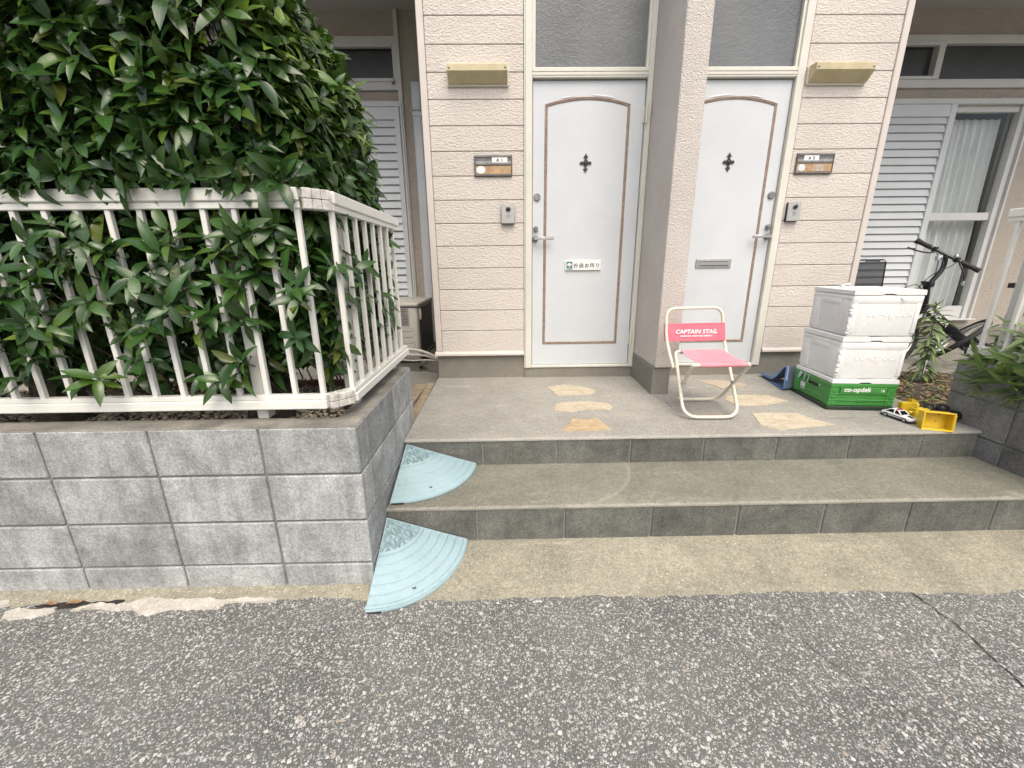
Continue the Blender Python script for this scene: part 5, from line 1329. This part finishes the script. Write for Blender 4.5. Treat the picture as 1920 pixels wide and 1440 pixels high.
MB().tube([hl_ + hb * .06, hl_ + hb * .94], .013, 12).build('handlebar', M['bike'], BK, 60)
for a, b in ((-.02, .24), (.72, 1.02)):
    MB().tube([hl_ + hb * (a + (b - a) * k / 6) for k in range(7)], [.021, .020, .018, .017, .018, .019, .0205] if a > .5 else [.024, .022, .019, .017, .0175, .018, .018], 14).build('grip', M['rubber'], BK, 60)
for q in (.30, .66):
    c = hl_ + hb * q; MB().box(c.x - .016, c.x + .016, c.y - .02, c.y + .02, c.z - .018, c.z + .022, .006, seg=2).build('brake_clamp', M['black'], BK, 40)
lv1 = [hl_ + hb * .30 + Vector((-.01, -.02, -.02)), hl_ + hb * .22 + Vector((-.02, -.03, -.05)), hl_ + hb * .05 + Vector((-.05, -.05, -.075)), hl_ + hb * -.10 + Vector((-.08, -.07, -.08))]
MB().tube(arc3(lv1, .04, 4), .0065, 8).build('brake_lever', M['black'], BK, 60)
c = hl_ + hb * .68
MB().tube(arc3([c + Vector((0, -.02, -.02)), c + Vector((-.005, -.05, -.06)), c + Vector((.02, -.07, -.12)), c + Vector((.012, -.08, -.20))], .04, 4), .0068, 8).tube(arc3([c + Vector((0, -.02, -.03)), c + Vector((.02, -.04, -.07)), c + Vector((.035, -.06, -.13))], .03, 4), .006, 8).build('brake_lever', M['black'], BK, 60)
MB().tube([c + Vector((.012, -.08, -.165)), c + Vector((.010, -.082, -.20))], .009, 8).build('lever_tip', M['chrome'], BK, 60)
MB().lathe([(.016, 0), (.016, .012), (.010, .018), (.002, .02)], 16, Matrix.Translation(hl_ + hb * .64 + Vector((0, 0, .022)))).build('bell', M['chrome'], BK, 50)
MB().box(3.700, 3.742, .405, .44, 1.222, 1.262, .006, seg=2).build('reflector', M['cloudy'], BK, 40)
cbm = MB()
def cable(p): cbm.tube(arc3(p, .16, 8), .0034, 6)
cable([hl_ + hb * .30 + Vector((0, -.02, -.03)), (3.73, .36, 1.20), (3.66, .36, 1.06), (3.60, .40, .98), (3.62, .42, .80)])
cable([hl_ + hb * .64 + Vector((0, -.02, -.02)), (3.72, .30, 1.17), (3.60, .32, 1.12), (3.55, .38, .98), (3.60, .42, .82)])
cable([(3.67, .37, 1.22), (3.665, .36, 1.10), (3.645, .38, .98), (3.66, .40, .85)])
cable([(3.62, .40, .98), (3.55, .38, 1.03), (3.47, .40, 1.0), (3.42, .42, .95)])
cbm.build('brake_cables', M['cable'], BK, 60)

MP = thing('mesh_chair', 'dark see-through mesh chair back with rounded corners showing above the foam boxes', 'chair', (3.30, .62, .30))
mp_ = [(3.165, .60, .985), (3.172, .60, 1.232), (3.428, .60, 1.232), (3.445, .60, .985)]
fmb = MB().tube(loop_round(mp_, [.01, .04, .04, .01]), .0055, 8, True)
fmb.tube([(3.165, .60, .985), (3.15, .66, .70), (3.10, .40, .30)], .008, 8); fmb.tube([(3.445, .60, .985), (3.44, .66, .70), (3.40, .40, .30)], .008, 8)
fmb.tube([(3.15, .66, .70), (3.10, .98, .30)], .008, 8); fmb.tube([(3.44, .66, .70), (3.42, .98, .30)], .008, 8); fmb.build('frame', M['black'], MP, 60)
MB().prism([(p.x, p.z) for p in loop_round([(a[0], 0, a[2]) for a in mp_], [.01, .04, .04, .01])], .599, .6015).build('mesh_back', M['mesh'], MP, 0)
MB().box(3.185, 3.235, .594, .5985, 1.212, 1.222, .002).box(3.372, 3.418, .594, .5985, 1.214, 1.224, .002).build('pale_clips', M['duct'], MP, 30)
MB().box(3.15, 3.44, .35, .68, .68, .69, .004).build('seat', M['black'], MP, 30)
PP = thing('pipe_stub', 'short white pipe standing out of the soil behind the toys', 'pipe', (3.285, -.10, .30))
MB().tube([(3.285, -.10, .28), (3.30, -.092, .475)], .017, 14).build('pipe_shaft', M['duct'], PP, 60)
MB().tube([(3.30, -.092, .476), (3.3015, -.0915, .492)], .0185, 14).build('pipe_end', M['black'], PP, 60)
